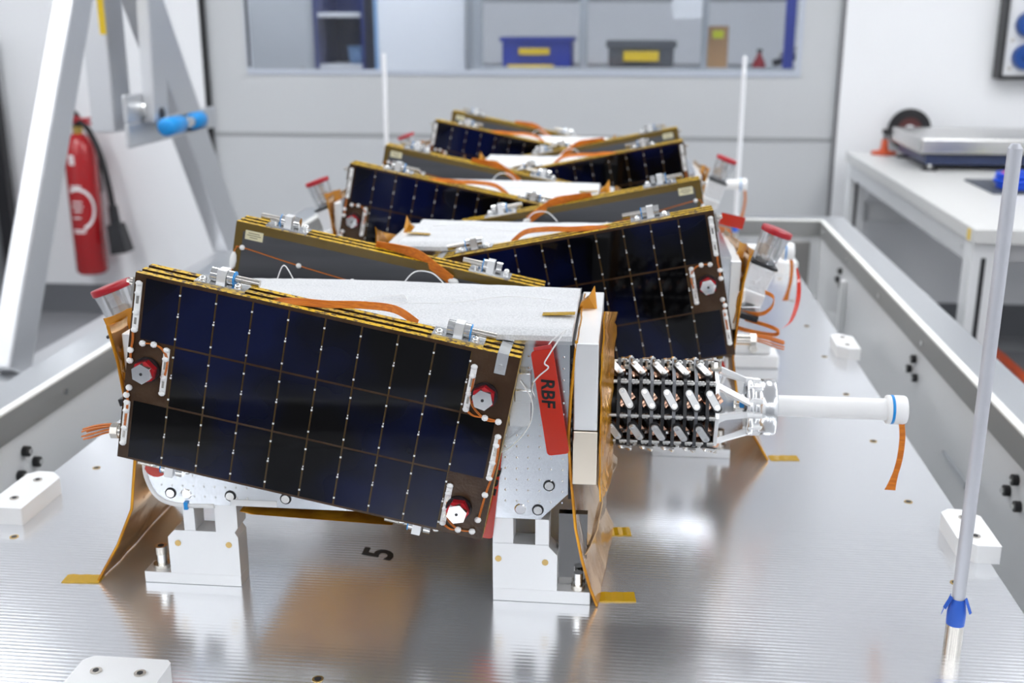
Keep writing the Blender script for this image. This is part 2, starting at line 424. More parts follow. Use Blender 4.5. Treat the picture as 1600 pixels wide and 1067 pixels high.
for y in (1.0, 1.38, 1.76, 2.14, 2.52, 2.9):
    lip_screw(TX0+.026, 1, y+.27, .008); lip_screw(TX1-.026, -1, y+.33, .008)
def wall_bolts(x, s, y, z):
    for dy, dz in ((0, .028), (-.022, -.004), (.026, 0)):
        m = MB().cyl((x, y+dy, z+dz), (x+s*.009, y+dy, z+dz), .0085, n=12)
        m.cyl((x+s*.009, y+dy, z+dz), (x+s*.013, y+dy, z+dz), .0045, n=10, mi=1)
        tp('wall_bolt', m, [BLACKR, CHROME])
wall_bolts(TX0+.02, 1, 1.52, -.075)
for y in (1.55, 2.15, 2.95): wall_bolts(TX1-.02, -1, y, -.07)
tp('wall_bracket', MB().box(TX1-.034, TX1-.02, 2.86, 2.89, -.20, -.05), WPLA, .003)
tp('corner_plate', MB().box(TX1-.14, TX1-.05, TY1-.034, TY1-.026, -.24, -.03), mat('grey_bracket', (.30,.29,.28), .35, metal=.6), .003)
tp('wall_slot', MB().box(TX1-.026, TX1-.02, 1.76, 1.90, -.15, -.135), RIMA, .002)

PX0, PX1, PY0, PY1 = -.777, .431, .55, 3.15
plate = MB().box(PX0, PX1, PY0, PY1, -.020, 0).build('base_plate', PLATE, None, .001, label='large flat milled aluminium base plate carrying the five satellites', cat='base plate')
hole = MB().cyl((0,0,0), (0,0,.0005), .0055, n=14, mi=0).cyl((0,0,.0004), (0,0,.0007), .0035, n=10, mi=1).mesh('threaded_hole', [mat('brass_insert', (.55,.38,.15), .3, metal=1.), BLACKP])
for x in (.377, -.724):
    for k in range(10): place('threaded_hole', hole, plate, (x, .93+.2155*k, 0))
for x in (-.478, -.277, -.08, .12): place('threaded_hole', hole, plate, (x, .89, 0))
text_part('number_mark', '5', INK, plate, Matrix.Translation((-.274, 1.144, .0004)) @ Matrix.Rotation(PI/2, 4, 'Z'), .052, .25, .0012)
for i in range(2): pass
MB().box(-.50, .16, .62, 3.08, BOT+.012, -.02).build('plate_support', GREYP, tray).matrix_parent_inverse = Matrix.Translation(-Vector(tray.location))

# white corner pads screwed to the plate
def pad(loc, rz, L, Wd, H, label, chamf=.018, screws=True):
    t = empty('bumper_pad', loc, label, 'pad', 'white bumper pads on the base plate'); t.rotation_euler.z = rz
    poly = [(-L/2, -Wd/2), (L/2-chamf, -Wd/2), (L/2, -Wd/2+chamf), (L/2, Wd/2-chamf*.6), (L/2-chamf*.6, Wd/2), (-L/2+chamf, Wd/2), (-L/2, Wd/2-chamf)]
    MB().prism(poly, lambda u, v, w_: (u, v, w_), 0, H).build('block', WPLA, t, .002)
    if screws:
        for x in (-L/4, L/4):
            MB().cyl((x,0,H), (x,0,H+.0012), .0055, n=14).cyl((x,0,H+.0012), (x,0,H+.0016), .003, n=6, mi=1).build('screw', [STEELD, BLACKP], t)
pad((-.755, 1.235, 0), PI/2, .115, .05, .022, 'white bumper pad at the left plate edge by the near satellite')
pad((-.455, .852, 0), 0, .085, .05, .02, 'white bumper pad at the near edge of the plate', .008)
pad((.418, 1.245, 0), PI/2, .10, .045, .022, 'white bumper pad behind the tall near rod')
pad((.418, 2.04, 0), PI/2, .10, .04, .022, 'white bumper pad halfway along the right plate edge')
pad((.40, 2.77, 0), PI/2, .15, .05, .03, 'white bumper pad at the far right of the plate', .02)

# two-step white cradle block behind the second satellite
t = empty('cradle_block', (.245, 1.95, 0), 'stepped white plastic cradle block beside the second satellite', 'block')
MB().box(-.045, .037, -.03, .03, 0, .024).build('foot', WPLA, t, .003)
MB().box(-.045, .022, -.025, .03, .024, .05).build('step', WPLA, t, .004)
MB().cyl((-.01,-.026,.037), (-.01,-.03,.037), .008, n=12).build('bolt', STEELD, t)

# guide rods
def rod(loc, top, label, r=.0062, tape=True):
    t = empty('guide_rod', loc, label, 'rod', 'upright guide rods on the plate')
    MB().cyl((0,0,.05), (0,0,top-.004), r, n=16).cyl((0,0,top-.004), (0,0,top), r, r*.6, n=16).build('rod', mat('rod_pale_grey', (.60,.61,.66), .35, metal=.25) if tape else mat('rod_white', (.84,.85,.88), .4), t)
    MB().cyl((0,0,0), (0,0,.036), .0085, n=18).build('socket', STEELD, t)
    MB().lathe((0,0,.032), (0,0,1), [(0,.0088),(.012,.0089),(.014,.0086),(.018,.0082),(.028,.0066)], 18).build('tape_band', BLUET, t)
    if tape:
        m = MB()
        for k, (a_, l) in enumerate(((2.8,.022),(3.4,.012),(5.6,.014))):
            d = Vector((math.cos(a_), math.sin(a_), 0))
            m.beam(d*.0072 + Vector((0,0,.062)), d*.0135 + Vector((0,0,.062-l)), .005, .0004, d)
        m.build('tape_tail', BLUET, t)
rod((.334, 1.0, 0), .498, 'tall near guide rod with blue tape at its foot')
rod((.309, 3.1, 0), .508, 'far right guide rod against the grey door', .0062, False)
rod((-.677, 3.1, 0), .512, 'far left guide rod against the grey door', .0062, False)

# kapton tape strips on the plate
def strip(p, q, wd, label):
    p = Vector((*p, .0002)); q = Vector((*q, .0002)); d = (q-p).normalized(); sd = Vector((-d.y, d.x, 0))
    m = MB(); n = 6; top = []; 
    for i in range(n):
        a = p + (q-p)*i/n; b_ = p + (q-p)*(i+1)/n
        za = .0006 + .0008*math.sin(i*1.7)**2; zb = .0006 + .0008*math.sin((i+1)*1.7)**2
        vs = [a-sd*wd/2, b_-sd*wd/2, b_+sd*wd/2, a+sd*wd/2]
        vs = vs + [v + Vector((0,0,za if k in (0,3) else zb)) for k, v in enumerate(vs)]
        m.add(vs, [(0,3,2,1),(4,5,6,7),(0,1,5,4),(2,3,7,6),(3,0,4,7),(1,2,6,5)])
    m.build('tape_strip', TAPE, None, label=label, cat='tape', group='kapton tape strips on the plate')
strip((-.612,1.052), (-.57,1.055), .018, 'yellow tape strip at the foot of the left gold flap')
strip((-.016,1.072), (.023,1.076), .02, 'yellow tape strip at the foot of the right gold film')
strip((-.012,1.232), (.018,1.236), .022, 'short shiny tape strip behind the right gold film')
strip((.215,1.493), (.256,1.497), .018, 'yellow tape strip at the foot of the second satellite')

# ================================================================ SATELLITES
A11 = math.radians(11.4); CA, SA = math.cos(A11), math.sin(A11)
PL, PW = .386, .199            # solar panel long and short side
def wing_xf(mx, sg):
    """local wing coordinates: a along the long edge, b down, c outward"""
    def f(p):
        a, b, c = p
        return (mx*(-.1973 + a*CA - b*SA), sg*(-(.157 if sg > 0 else .172) - c), .3638 - a*SA - b*CA)
    return f
CELLS = [(r_, c_) for r_ in range(3) for c_ in range(10) if (r_, c_) not in ((1, 0), (0, 9), (2, 9))]

def hinge(parent, xf, a, b, dirn, c0=-.020, up=1):
    """spring hinge sitting on the top edge of a panel stack; b = edge position, grows outwards with up"""
    s_ = -up
    h = MB(xf).box(a-.026, a+.026, min(b, b+s_*.003), max(b, b+s_*.003), c0-.013, c0+.013)
    hp = h.build('hinge', ALU, parent)
    rz = b + s_*.0095
    MB(xf).cyl((a-.013*dirn, rz, c0), (a-.006*dirn, rz, c0), .0072, n=14).build('knuckle', CHROME, hp)
    MB(xf).cyl((a+.004*dirn, rz, c0), (a+.010*dirn, rz, c0), .0072, n=14).cyl((a+.010*dirn, rz, c0), (a+.0112*dirn, rz, c0), .0073, n=14, mi=1).build('knuckle', [CHROME, BLUEB], hp)
    MB(xf).box(a-.0055, a+.0035, min(b, rz+s_*.0075), max(b, rz+s_*.0075), c0-.007, c0+.008).build('knuckle_block', ALUW, hp)
    MB(xf).cyl((a+.0112*dirn, rz, c0), (a+.036*dirn, rz, c0), .0038, n=12).build('spring_rod', STEELD, hp)
    for da in (-.019, .017):
        MB(xf).ball((a+da*dirn, b+s_*.0045, c0+.008), .0042).build('screw', CHROME, hp)

def strand_ribbon(name, parent, pts, width, wdir, n=7, xf=None, mt=None):
    m = MB(xf); wd = Vector(wdir).normalized()
    for k in range(n):
        o = wd * (width * ((k+.5)/n - .5))
        m.tube([p + o for p in pts], width/n*.52, 5)
    return m.build(name, mt or RIBB, parent)

def wing(sat, mx, sg, front):
    xf = wing_xf(mx, sg)
    # three stacked honeycomb boards
    boards = []
    for k, (c1, nm) in enumerate(((0., 'outer_panel'), (-.0155, 'middle_panel'), (-.0310, 'inner_panel'))):
        th_ = .0085
        m = MB(xf); vs = [(0,0,c1-th_),(PL,0,c1-th_),(PL,PW,c1-th_),(0,PW,c1-th_),(0,0,c1),(PL,0,c1),(PL,PW,c1),(0,PW,c1)]
        fs = [(0,3,2,1),(4,5,6,7),(0,1,5,4),(1,2,6,5),(2,3,7,6),(3,0,4,7)]
        for q, mi in zip(fs, (2 if k == 2 else 0, 0, 1, 1, 1, 1)): m.add([vs[i] for i in q], [(0,1,2,3)], mi)
        boards.append(m.build(nm, [BOARD, EDGE, INNER], sat))
    out, inn = boards[0], boards[2]
    MB(xf).box(.006, PL-.006, .006, PW-.006, -.0155, -.0085).box(.006, PL-.006, .006, PW-.006, -.0310, -.0240).build('spacer_gap', BLACKP, boards[1])
    xt = MB(xf)                                           # small latch on the short high edge
    xt.cyl((-.0065, .012, -.006), (0, .012, -.006), .0035, n=10).cyl((-.010, .012, -.006), (-.0065, .012, -.006), .0022, n=8)
    xt.box(-.003, 0, .006, .03, -.012, -.002).build('edge_connector', STEELD, out)
    if front:
        # cells
        pa, pb = .0365, .0650
        for r_, c_ in CELLS:
            a0 = .0105 + pa*c_; b0 = .0032 + pb*r_
            MB(xf).box(a0+.001, a0+pa-.001, b0+.0006, b0+pb-.0018, 0, .0006).build('solar_cell', CELL, out)
        # bright interconnect tabs along the column gaps, too small to pick apart
        m = MB(xf)
        for c_ in range(1, 10):
            for r_ in range(3):
                for fb in (.16, .5, .86):
                    a0 = .0105 + pa*c_; b0 = .0032 + pb*(r_+fb)
                    m.box(a0-.0009, a0+.0008, b0-.0008, b0+.0008, 0, .0012)
                    if fb == .5: m.box(a0-.0004, a0+.0005, b0-.0036, b0-.0020, 0, .0010)
        m.build('interconnect_tab', SILI, out, kind='stuff')
        m = MB(xf)
        for c_ in range(1, 10):
            a0 = .0105 + pa*c_; b0 = .0032 + (pb if c_ == 0 else 0)
            m.box(a0-.0005, a0-.0001, .004, .0032+3*pb-.002, 0, .0004)
        m.build('bus_line', BORDK, out, kind='stuff')
        # hold-down bolts: silver hex head, red anodised hex, dark washer
        for a, b in ((.0224, .0972), (.359, .0448), (.3565, .1688)):
            rot = random.uniform(0, 1)
            def hexa(R, c0, c1, mm, nm, par, n=6, off=0.):
                poly = [(a + R*math.cos(rot+off+2*PI*i/n), b + R*math.sin(rot+off+2*PI*i/n)) for i in range(n)]
                return MB(xf).prism(poly, lambda u, v, w_: (u, v, w_), c0, c1).build(nm, mm, par, .0004)
            bo = hexa(.0105, .011, .017, ALUM, 'hold_down_bolt', sat)
            hexa(.0118, .0035, .011, REDC, 'red_collar', bo, 6, .3)
            MB(xf).cyl((a, b, 0), (a, b, .0035), .0132, n=24).build('washer', BLKM, bo)
            MB(xf).cyl((a, b, .017), (a, b, .0173), .0016, n=8).build('centre_hole', BLACKP, bo)
        # white potted terminal strips
        for (a0, b0), (a1, b1) in (((.0052,.0088),(.0052,.0594)), ((.0400,.0711),(.0400,.1196)), ((.0052,.1355),(.0052,.1826)),
                                   ((.3440,.0172),(.3440,.0639)), ((.3805,.0828),(.3805,.1299)), ((.3435,.1457),(.3435,.1893))):
            m = MB(xf).box(a0-.0030, a0+.0030, b0, b1, 0, .0014, 0)
            m.box(a0-.0012, a0+.0014, b0+.012, b0+.022, .0014, .0020, 1).box(a0-.0010, a0+.0012, b1-.014, b1-.007, .0014, .0020, 1)
            st = m.build('terminal_strip', [SILI, STEELD], out)
            for fb in (.02, .22, .62, .98):
                MB(xf).ball((a0, b0+(b1-b0)*fb, .002), (.0036, .0030, .0022)).build('silicone_drop', SILI, st)
        for a, b in ((.015,.0705),(.0265,.0692),(.0034,.0802),(.0040,.0914),(.0060,.1202),(.0040,.1287),(.364,.0675),(.3777,.0683),(.3797,.1479),(.3779,.1765),(.3602,.192),(.3746,.1905)):
            MB(xf).ball((a, b, .002), (.0036, .0034, .0026)).build('silicone_dot', SILI, out)
        m = MB(xf)
        for pts in ([(.0034,.0594),(.0042,.07),(.0034,.0802),(.0040,.0914)], [(.015,.0705),(.0265,.0692),(.036,.073),(.0415,.084),(.0405,.1)],
                    [(.0060,.1202),(.0035,.1287),(.0055,.136),(.0048,.165)], [(.3440,.0639),(.352,.068),(.364,.0675),(.3777,.0683)], [(.3452,.03),(.3475,.055),(.364,.0690),(.3777,.0683)],
                    [(.382,.085),(.3835,.115),(.3797,.1479),(.3779,.1765)], [(.3435,.165),(.3475,.183),(.3602,.192),(.3746,.1905)], [(.3435,.1893),(.352,.1935),(.3602,.192)]):
            m.tube(spline([(u, v, .0022) for u, v in pts], 5), .0006, 5)
            m.tube(spline([(u+.0012, v-.0006, .0020) for u, v in pts], 5), .0005, 5)
        m.build('orange_wire', WIREO, out)
        # corner clip over the edge
        cl = MB(xf).box(.3635, .3745, .0, .020, .0002, .0016).box(.3635, .3745, -.0012, 0, -.040, .0016).build('corner_clip', ALU, out)
        MB(xf).cyl((.369,.013,.0016), (.369,.013,.003), .0030, n=12).build('screw', CHROME, cl)
        hinge(out, xf, .082, 0, 1); hinge(out, xf, .322, 0, 1)
        hinge(out, xf, .318, PW, -1, -.020, -1); hinge(out, xf, .052, PW, -1, -.020, -1)
    else:
        ci = -.0395
        m = MB(xf).box(0, .010, 0, PW, ci-.0003, ci).box(.010, PL, 0, .011, ci-.0003, ci)
        m.build('kapton_border', BORDK, inn)
        lb = MB(xf).box(.013, .0355, .0085, .0200, ci-.0007, ci-.0003).build('label_plate', CREAM, inn)
        m = MB(xf)
        for k, (s0, s1) in enumerate(((.017,.031),(.0155,.033),(.019,.029))): m.box(s0, s1, .0110+.0027*k, .0120+.0027*k, ci-.0009, ci-.0007)
        m.build('printed_line', INKG, lb)
        m = MB(xf).tube(spline([(.002,.066,ci-.001),(.002,.042,ci-.001),(.004,.0340,ci-.001),(.012,.0315,ci-.001),(.0847,.0387,ci-.001),(.17,.045,ci-.001)], 6), .0007, 5)
        m.build('orange_wire', WIREO, inn)
        MB(xf).ball((.0020,.050,ci-.001), (.0045,.012,.0026), 10, 6).build('silicone_patch', SILI, inn)
        for a, b in ((.0115,.0315),(.0847,.0387),(.1538,.0432)):
            MB(xf).ball((a, b, ci-.0012), (.0036,.0034,.0026)).build('silicone_dot', SILI, inn)
        hinge(inn, xf, .062, 0, -1, -.024); hinge(inn, xf, .318, 0, -1, -.024)
    # ribbon cable over the top edge
    if front:
        pts = spline([(.135,.003,-.014),(.16,-.002,-.015),(.188,-.005,-.018),(.22,-.0095,-.026),(.252,-.009,-.038),(.275,.004,-.050)], 6)
        strand_ribbon('ribbon_cable', out, pts, .0095, (0,.6,.8), 7, xf)
    else:
        pts = spline([(.17,-.001,-.014),(.20,-.004,-.020),(.225,-.006,-.032),(.25,.002,-.042),(.275,.014,-.044)], 6)
        strand_ribbon('ribbon_cable', inn, pts, .014, (-.25,1,.3), 8, xf)
        MB(xf).ball((.277,.0145,-.044), (.007,.004,.005)).build('silicone_drop', SILI, inn)

def mast(sat, mx):
    xf = lambda p: (mx*p[0], p[1], p[2])
    cz, x0 = .1915, .2720; pitch = .0118
    def P(x, R, ph): return (x, -R*math.cos(ph), cz + R*math.sin(ph))
    mast_ = MB(xf).cyl((x0-.012,0,cz), (x0+.108,0,cz), .031, n=16).build('folding_mast', BLKM, sat)
    R = .0462
    phr = [math.radians(2+45*k) for k in range(8)]
    for k in range(9):
        x = x0 + .004 + pitch*k
        m = MB(xf); poly = []
        for r_ in (R+.0050, R-.0045):
            for ph in phr: poly.append((r_, ph))
        vs = [P(x+dx, r_, ph) for dx in (-.0018, .0018) for r_, ph in poly]
        fs = []
        for i in range(8):
            j = (i+1) % 8
            fs += [(i, j, 16+j, 16+i)[::-1], (8+i, 8+j, 24+j, 24+i), (i, j, 8+j, 8+i), (16+i, 16+j, 24+j, 24+i)[::-1]]
        m.add(vs, fs); m.build('mast_ring', BLKM if k % 2 == 0 else GRYM, mast_)
    for ph in phr:
        m = MB(xf).cyl(P(x0-.004, R+.001, ph), P(x0+.108, R+.001, ph), .0021, n=8)
        for k in range(9):
            xx = x0 + .0098 + pitch*k
            m.cyl(P(xx-.0034, R+.001, ph), P(xx-.0006, R+.001, ph), .0033, n=10).cyl(P(xx+.0002, R+.001, ph), P(xx+.0026, R+.001, ph), .0033, n=10)
        m.build('mast_rod', RODM, mast_)
    for k, ph in enumerate([math.radians(24.5+45*i) for i in range(8)]):
        n_ = Vector((0, -math.cos(ph), math.sin(ph))); t_ = Vector((0, math.sin(ph), math.cos(ph))); ex = Vector((1,0,0))
        d = (ex*.5 - t_*.87).normalized(); sd = d.cross(n_).normalized()
        for i in range(5):
            xx = x0 + .012 + .0236*i - (.0118 if k % 2 else 0)
            if xx < x0 - .002: xx = x0+.001
            c = Vector((xx, 0, cz)) + n_*(R+.0024)
            if i == 4 and k % 2 == 0: c.x -= .002
            h = .0082
            poly = [(-h + .0038*math.cos(t), .0038*math.sin(t)) for t in [PI/2+PI*q/5 for q in range(6)]] + [(h + .0038*math.cos(t), .0038*math.sin(t)) for t in [-PI/2+PI*q/5 for q in range(6)]]
            fn = lambda u, v, w_: c + d*u + sd*v + n_*w_
            fn2 = (lambda u, v, w_: fn(u, v, w_)) if d.cross(sd).dot(n_) > 0 else (lambda u, v, w_: fn(u, -v, w_))
            lk = MB(xf).prism(poly, fn2, 0, .0016).build('mast_link', LINKM, mast_)
            MB(xf).cyl(c+d*h, c+d*h+n_*.0030, .0021, n=8).cyl(c-d*h, c-d*h+n_*.0030, .0021, n=8).build('link_bolt', CHROME, lk)
            MB(xf).prism([(u*1.18, v*1.25) for u, v in poly], fn2, -.005, -.001).build('link_backing', BLACKP, lk)
            cd_ = (ex*.8 + t_*.6).normalized()
            cc = c - n_*.0085
            MB(xf).cyl(cc - cd_*.0090, cc + cd_*.0090, .0062, .0070, n=12).build('copper_roll', COPPER, lk)
    m = MB(xf)
    for i in range(5):
        for sgn in (1, -1):
            for dx in (0, .008):
                xx = x0 + .010 + .0236*i + dx
                m.cyl((xx, -.008, cz+sgn*.046), (xx, -.008, cz+sgn*(.0535 if dx else .0515)), .0021, n=8)
            m.box(x0+.008+.0236*i, x0+.020+.0236*i, -.013, -.004, cz+sgn*.0445-.0015, cz+sgn*.0445+.0015)
    m.build('mast_peg', STEELD, mast_, kind='stuff')
    # tapered bracket, ring and antenna tube
    xb = x0 + .107
    br = MB(xf)
    vs = [P(xb+dx, R+.003, ph) for dx in (0, .004) for ph in phr]
    br.add(vs, [(i, (i+1) % 8, 8+(i+1) % 8, 8+i)[::-1] for i in range(8)] + [tuple(range(8)), tuple(range(15, 7, -1))])
    brp = br.build('end_bracket', ALUW, sat)
    for i, ph in enumerate(phr):
        if i % 2: continue
        a_, b_ = Vector(P(xb+.002, R-.002, ph)), Vector(P(xb+.039, .0285, ph))
        a2, b2 = Vector(P(xb+.002, R-.002, ph+PI/4)), Vector(P(xb+.039, .0285, ph+PI/8))
        m = MB(xf).beam(a_, b_, .006, .005, Vector(P(0,1,ph))-Vector((0,0,cz)))
        m.beam(a2, b2, .006, .005, Vector(P(0,1,ph+PI/4))-Vector((0,0,cz)))
        m.cyl(b_-Vector((.004,0,0)), b_+Vector((.003,0,0)), .005, n=10).build('bracket_arm', ALUW, brp)
    MB(xf).lathe((xb+.004,0,cz), (1,0,0), [(0,.028),(.006,.018),(.013,.0085),(.019,.007),(.020,0)], 6).build('bracket_cone', ALUW, brp)
    MB(xf).cyl((xb+.022,0,cz), (xb+.040,0,cz), .0035, n=12).cyl((xb+.020,0,cz), (xb+.025,0,cz), .0062, n=8).build('feed_shaft', STEELD, brp)
    MB(xf).box(xb+.0295, xb+.0345, -.007, .002, cz, cz+.0085).build('blue_cap', BLUEB, brp, .001)
    rg = MB(xf).lathe((xb+.0365,0,cz), (1,0,0), [(0,.014),(0,.0315),(.006,.0318),(.0065,.0295),(.013,.0290),(.0135,.0308),(.030,.0312),(.0315,.030),(.0315,.012)], 36).build('antenna_ring', ALU, sat)
    for k in range(12):
        ph = 2*PI*k/12
        MB(xf).cyl(P(xb+.001+.0365, .0285, ph), P(xb+.0145+.0365, .0285, ph), .0038, n=10).build('ring_boss', ALUW, rg)
    xt = xb + .067
    tb = MB(xf).cyl((xt,0,cz+.002), (.5745,0,cz+.002), .0118, n=32).build('antenna_tube', WANT, sat)
    MB(xf).lathe((.5655,0,cz+.002), (1,0,0), [(0,.0118),(.0005,.0152),(.002,.0158),(.019,.0158),(.0215,.0145),(.022,.012),(.022,0)], 32).build('tube_cap', WANT, tb)
    MB(xf).ring((.5702,0,cz+.002), (.5732,0,cz+.002), .01605, .0155, 32).build('blue_band', BLUEB, tb)
    pts = spline([(.583,-.004,cz-.012),(.5855,-.004,cz-.03),(.5845,-.005,cz-.055),(.580,-.006,cz-.078),(.5775,-.006,cz-.09)], 5)
    m = MB(xf); vs = []
    for i, p in enumerate(pts):
        hw = .003 if i < 14 else .003 + .0012*(i-13)/3
        vs += [p + Vector((-hw, 0, 0)), p + Vector((hw, -.001, 0)), p + Vector((hw, -.0004, 0)), p + Vector((-hw, .0006, 0))]
    fs = []
    for i in range(len(pts)-1):
        for k in range(4): fs.append((4*i+k, 4*i+(k+1) % 4, 4*i+4+(k+1) % 4, 4*i+4+k)[::-1])
    m.add(vs, fs + [(0,1,2,3), tuple(range(len(vs)-1, len(vs)-5, -1))]).build('hanging_strip', RIBB, tb)

def satellite(mx):
    """mx=1: antenna towards +x, mx=-1: mirrored"""
    sat = empty('cubesat', (0,0,0))
    xf = lambda p: (mx*p[0], p[1], p[2])
    fxz = lambda u, v, w_: (u, w_, v)
    # body: side profile swept front to back
    prof = [(-.2271,.290), (-.2271,.128)] + [(-.1971+.030*math.cos(t), .128+.030*math.sin(t)) for t in [PI+PI/2*k/6 for k in range(1,7)]] + [(.198,.098),(.2265,.128),(.2265,.290)]
    bd = MB(xf).prism(prof[::-1], lambda u, v, w_: (u, -w_, v), -.1135, .1135).build('body', BODY, sat, .0006)
    MB(xf).box(-.228,.2285,-.1145,.1145,.2895,.2935).build('top_flange', ALU, bd)
    dot = MB(xf)
    def dots(xs, zs):
        for x in xs:
            for z in zs: dot.ball((x, -.1135, z), (.0013,.0010,.0013), 6, 4)
    dots([.150+.0118*k for k in range(7)], [.118+.0122*k for k in range(14)])
    dots([-.212+.0118*k for k in range(19)], [.119, .131]); dots([-.2+.0118*k for k in range(8)], [.107])
    dot.build('rivet_dot', CHROME, bd, kind='stuff')
    for x, z in ((-.2025,.110),(-.136,.1095),(-.075,.109),(.1955,.109),(.207,.137)):
        sc = MB(xf).cyl((x,-.1135,z), (x,-.1155,z), .0046, n=14).build('body_screw', CHROME, bd)
        MB(xf).ring((x,-.1136,z), (x,-.1142,z), .0062, .0046, 16).build('screw_recess', BLKM, sc)
    for x, z in ((-.185,.1095),(.177,.109)):
        MB(xf).cyl((x,-.1135,z), (x,-.1145,z), .0062, .005, n=14).build('plug', ALUM, bd)
    MB(xf).box(-.136,-.085,-.1145,-.1135,.0985,.1055).build('white_patch', WPLA, bd)
    MB(xf).prism([(-.2245+.0,.148)] + [(-.2155+.013*math.cos(t), .142+.013*math.sin(t)) for t in [PI*1.1+PI*.9*k/8 for k in range(9)]] + [(-.203,.148)], lambda u, v, w_: (u, w_, v), -.1165, -.1135).build('red_patch', REDT, bd)
    # white rounded bead along the bottom left corner
    MB(xf).tube(spline([(-.2285,-.112,.15),(-.2285,-.112,.128),(-.2185,-.112,.1055),(-.1971,-.112,.0965),(-.155,-.112,.0965)], 5), .0032, 8).build('corner_bead', WPLA, bd)
    MB(xf).box(-.188,-.184,-.1165,-.112,.092,.1005).build('blue_tie', BLUEB, bd)
    # small side bracket and connector on the visible face near the antenna end
    MB(xf).box(.166,.188,-.125,-.1135,.205,.262).box(.172,.19,-.128,-.1135,.232,.245).build('side_bracket', ALU, bd, .001)
    wing(sat, mx, 1, True); wing(sat, mx, -1, False)
    # end box on the antenna side, seam across it
    eb = MB(xf).box(.231,.2555,-.1165,.10,.2000,.2926).build('end_box', ALUW, sat, .0012)
    MB(xf).box(.231,.2560,-.1165,.10,.1405,.1990).build('end_box_cover', mat('aluminium_amber_reflection', (.83,.74,.62), .28, metal=1.), eb, .001)  # amber reflection on the lower box is put into the aluminium colour
    MB(xf).box(.2265,.231,-.108,.108,.12,.288).build('harness_gap', BLACKP, eb)
    m = MB(xf)
    for k in range(14):
        z = .135 + .0105*k
        m.ball((.229, -.110, z), (.0022,.003,.0035))
    m.build('harness_lump', GRYM, eb, kind='stuff')
    # films
    L1 = [(.2315,.316),(.233,.2945),(.2280,.235),(.2262,.1928),(.2290,.1505),(.2349,.0914),(.2422,.0548),(.2516,.0214),(.2591,.0012)]
    MB(xf).sheet([L1[i] for i in range(1,len(L1))], -.1145, .085, 9, .0012, .0016, 3, 1, lambda z, t: .014*t*max(0, (.13-z)/.13) , 0).build('gold_film_flap', [KAPT, KAPS], sat)
    # bright folded hem along the front edge of that film
    m = MB(xf)
    hp = [Vector((x, -.1150, z)) for x, z in L1[1:]]
    m.tube(hp, .0017, 6); m.build('film_hem', KAPT, sat)
    # folded peak at the top behind the foam
    MB(xf).add([(.228,.02,.288),(.250,.02,.288),(.246,.035,.316),(.240,.02,.306),(.2315,.018,.300),(.228,.026,.288),(.250,.028,.288),(.246,.038,.315),(.240,.03,.306),(.2315,.026,.300)],
        [(0,1,3,4),(1,2,3),(9,8,6,5),(8,7,6),(0,5,6,1),(1,6,7,2),(2,7,8,3),(3,8,9,4),(4,9,5,0)]).build('film_peak', KAPT, sat)
    R1 = [(.2592,.3255),(.2585,.2973),(.2575,.2497),(.2586,.1941),(.2580,.1418),(.2592,.1220)]
    MB(xf).sheet(R1, -.1155, .10, 10, .0026, .0016, 5, 0, lambda z, t: .010*math.sin(PI*min(1,t*1.2)), None, lambda z, t: -.055*t*max(0, (z-.12)/.2)).build('end_film', KAPT, sat)
    MB(xf).sheet([(.2595,.150),(.262,.12),(.258,.09),(.246,.06)], -.1145, .085, 9, .0022, .001, 11, 0, lambda z, t: .006*t + .012*t*(z < .1)).build('loose_film', KAPS, sat)
    LF = [(-.2535,.296),(-.2465,.2565),(-.2420,.2033),(-.2385,.1502),(-.2483,.0897),(-.269,.0448),(-.2955,.0012)]
    MB(xf).sheet(LF, -.1145, .09, 9, .003, .0015, 8, 1, lambda z, t: .016*t*(1 if z > .1 else z/.1), 0).build('gold_film_flap', [KAPT, KAPS], sat)
    MB(xf).tube([Vector((x+.0006, -.1150, z)) for x, z in LF], .0018, 6).build('film_hem', KAPT, sat)
    fw = MB(xf).sheet([(-.258,.303),(-.249,.27),(-.243,.235),(-.238,.20)], -.112, -.05, 6, .004, .0012, 21, 0, lambda z, t: .012*t).build('film_wrap', KAPT, sat)
    MB(xf).ball((-.240,-.100,.262), (.006,.004,.011)).build('tape_patch', mat('pinkish_tape', (.75,.62,.55), .4), fw)
    MB(xf).box(-.2425,-.228,-.108,.10,.19,.286).build('end_plate', ALUW, sat, .001)
    MB(xf).box(-.251,-.2425,-.098,-.07,.226,.243).build('white_connector', WPLA, sat, .001)
    MB(xf).sheet([(-.128,.0905),(-.115,.0875),(-.04,.0850),(.035,.0825)], -.111, .09, 6, .0012, .0045, 31).build('belly_film', KAPT, sat)
    MB(xf).sheet([(-.218,.093),(-.205,.075),(-.196,.060)], -.02, .06, 4, .004, .001, 41).build('belly_film_tail', KAPT, sat)
    # capped sensor: clear cup with red lid, black flange, clear housing
    lid = Vector((-.302,.0,.309)); d = Vector((.345,0,-.94)).normalized(); ex_ = Vector((-d.z, 0, d.x)) * -1
    cp = MB(xf).lathe(lid + d*.004, d, [(0,.0215),(.030,.0190),(.044,.0175),(.044,.0165),(.030,.0180),(0,.0205)], 28).build('clear_cup', CUP, sat)
    MB(xf).lathe(lid, d, [(-.003,0),(-.003,.0222),(-.002,.0230),(.004,.0230),(.005,.0222),(.005,0)], 28).build('red_lid', REDL, cp)
    MB(xf).lathe(lid, d, [(.022,.0),(.022,.010),(.034,.0115),(.047,.012),(.047,0)], 18).build('lens', [mat('lens_brass', (.55,.38,.2), .25, metal=1.)], cp)
    MB(xf).lathe(lid, d, [(.012,0),(.012,.0085),(.022,.0095),(.022,0)], 18).build('lens_hood', WPLA, cp)
    m = MB(xf)
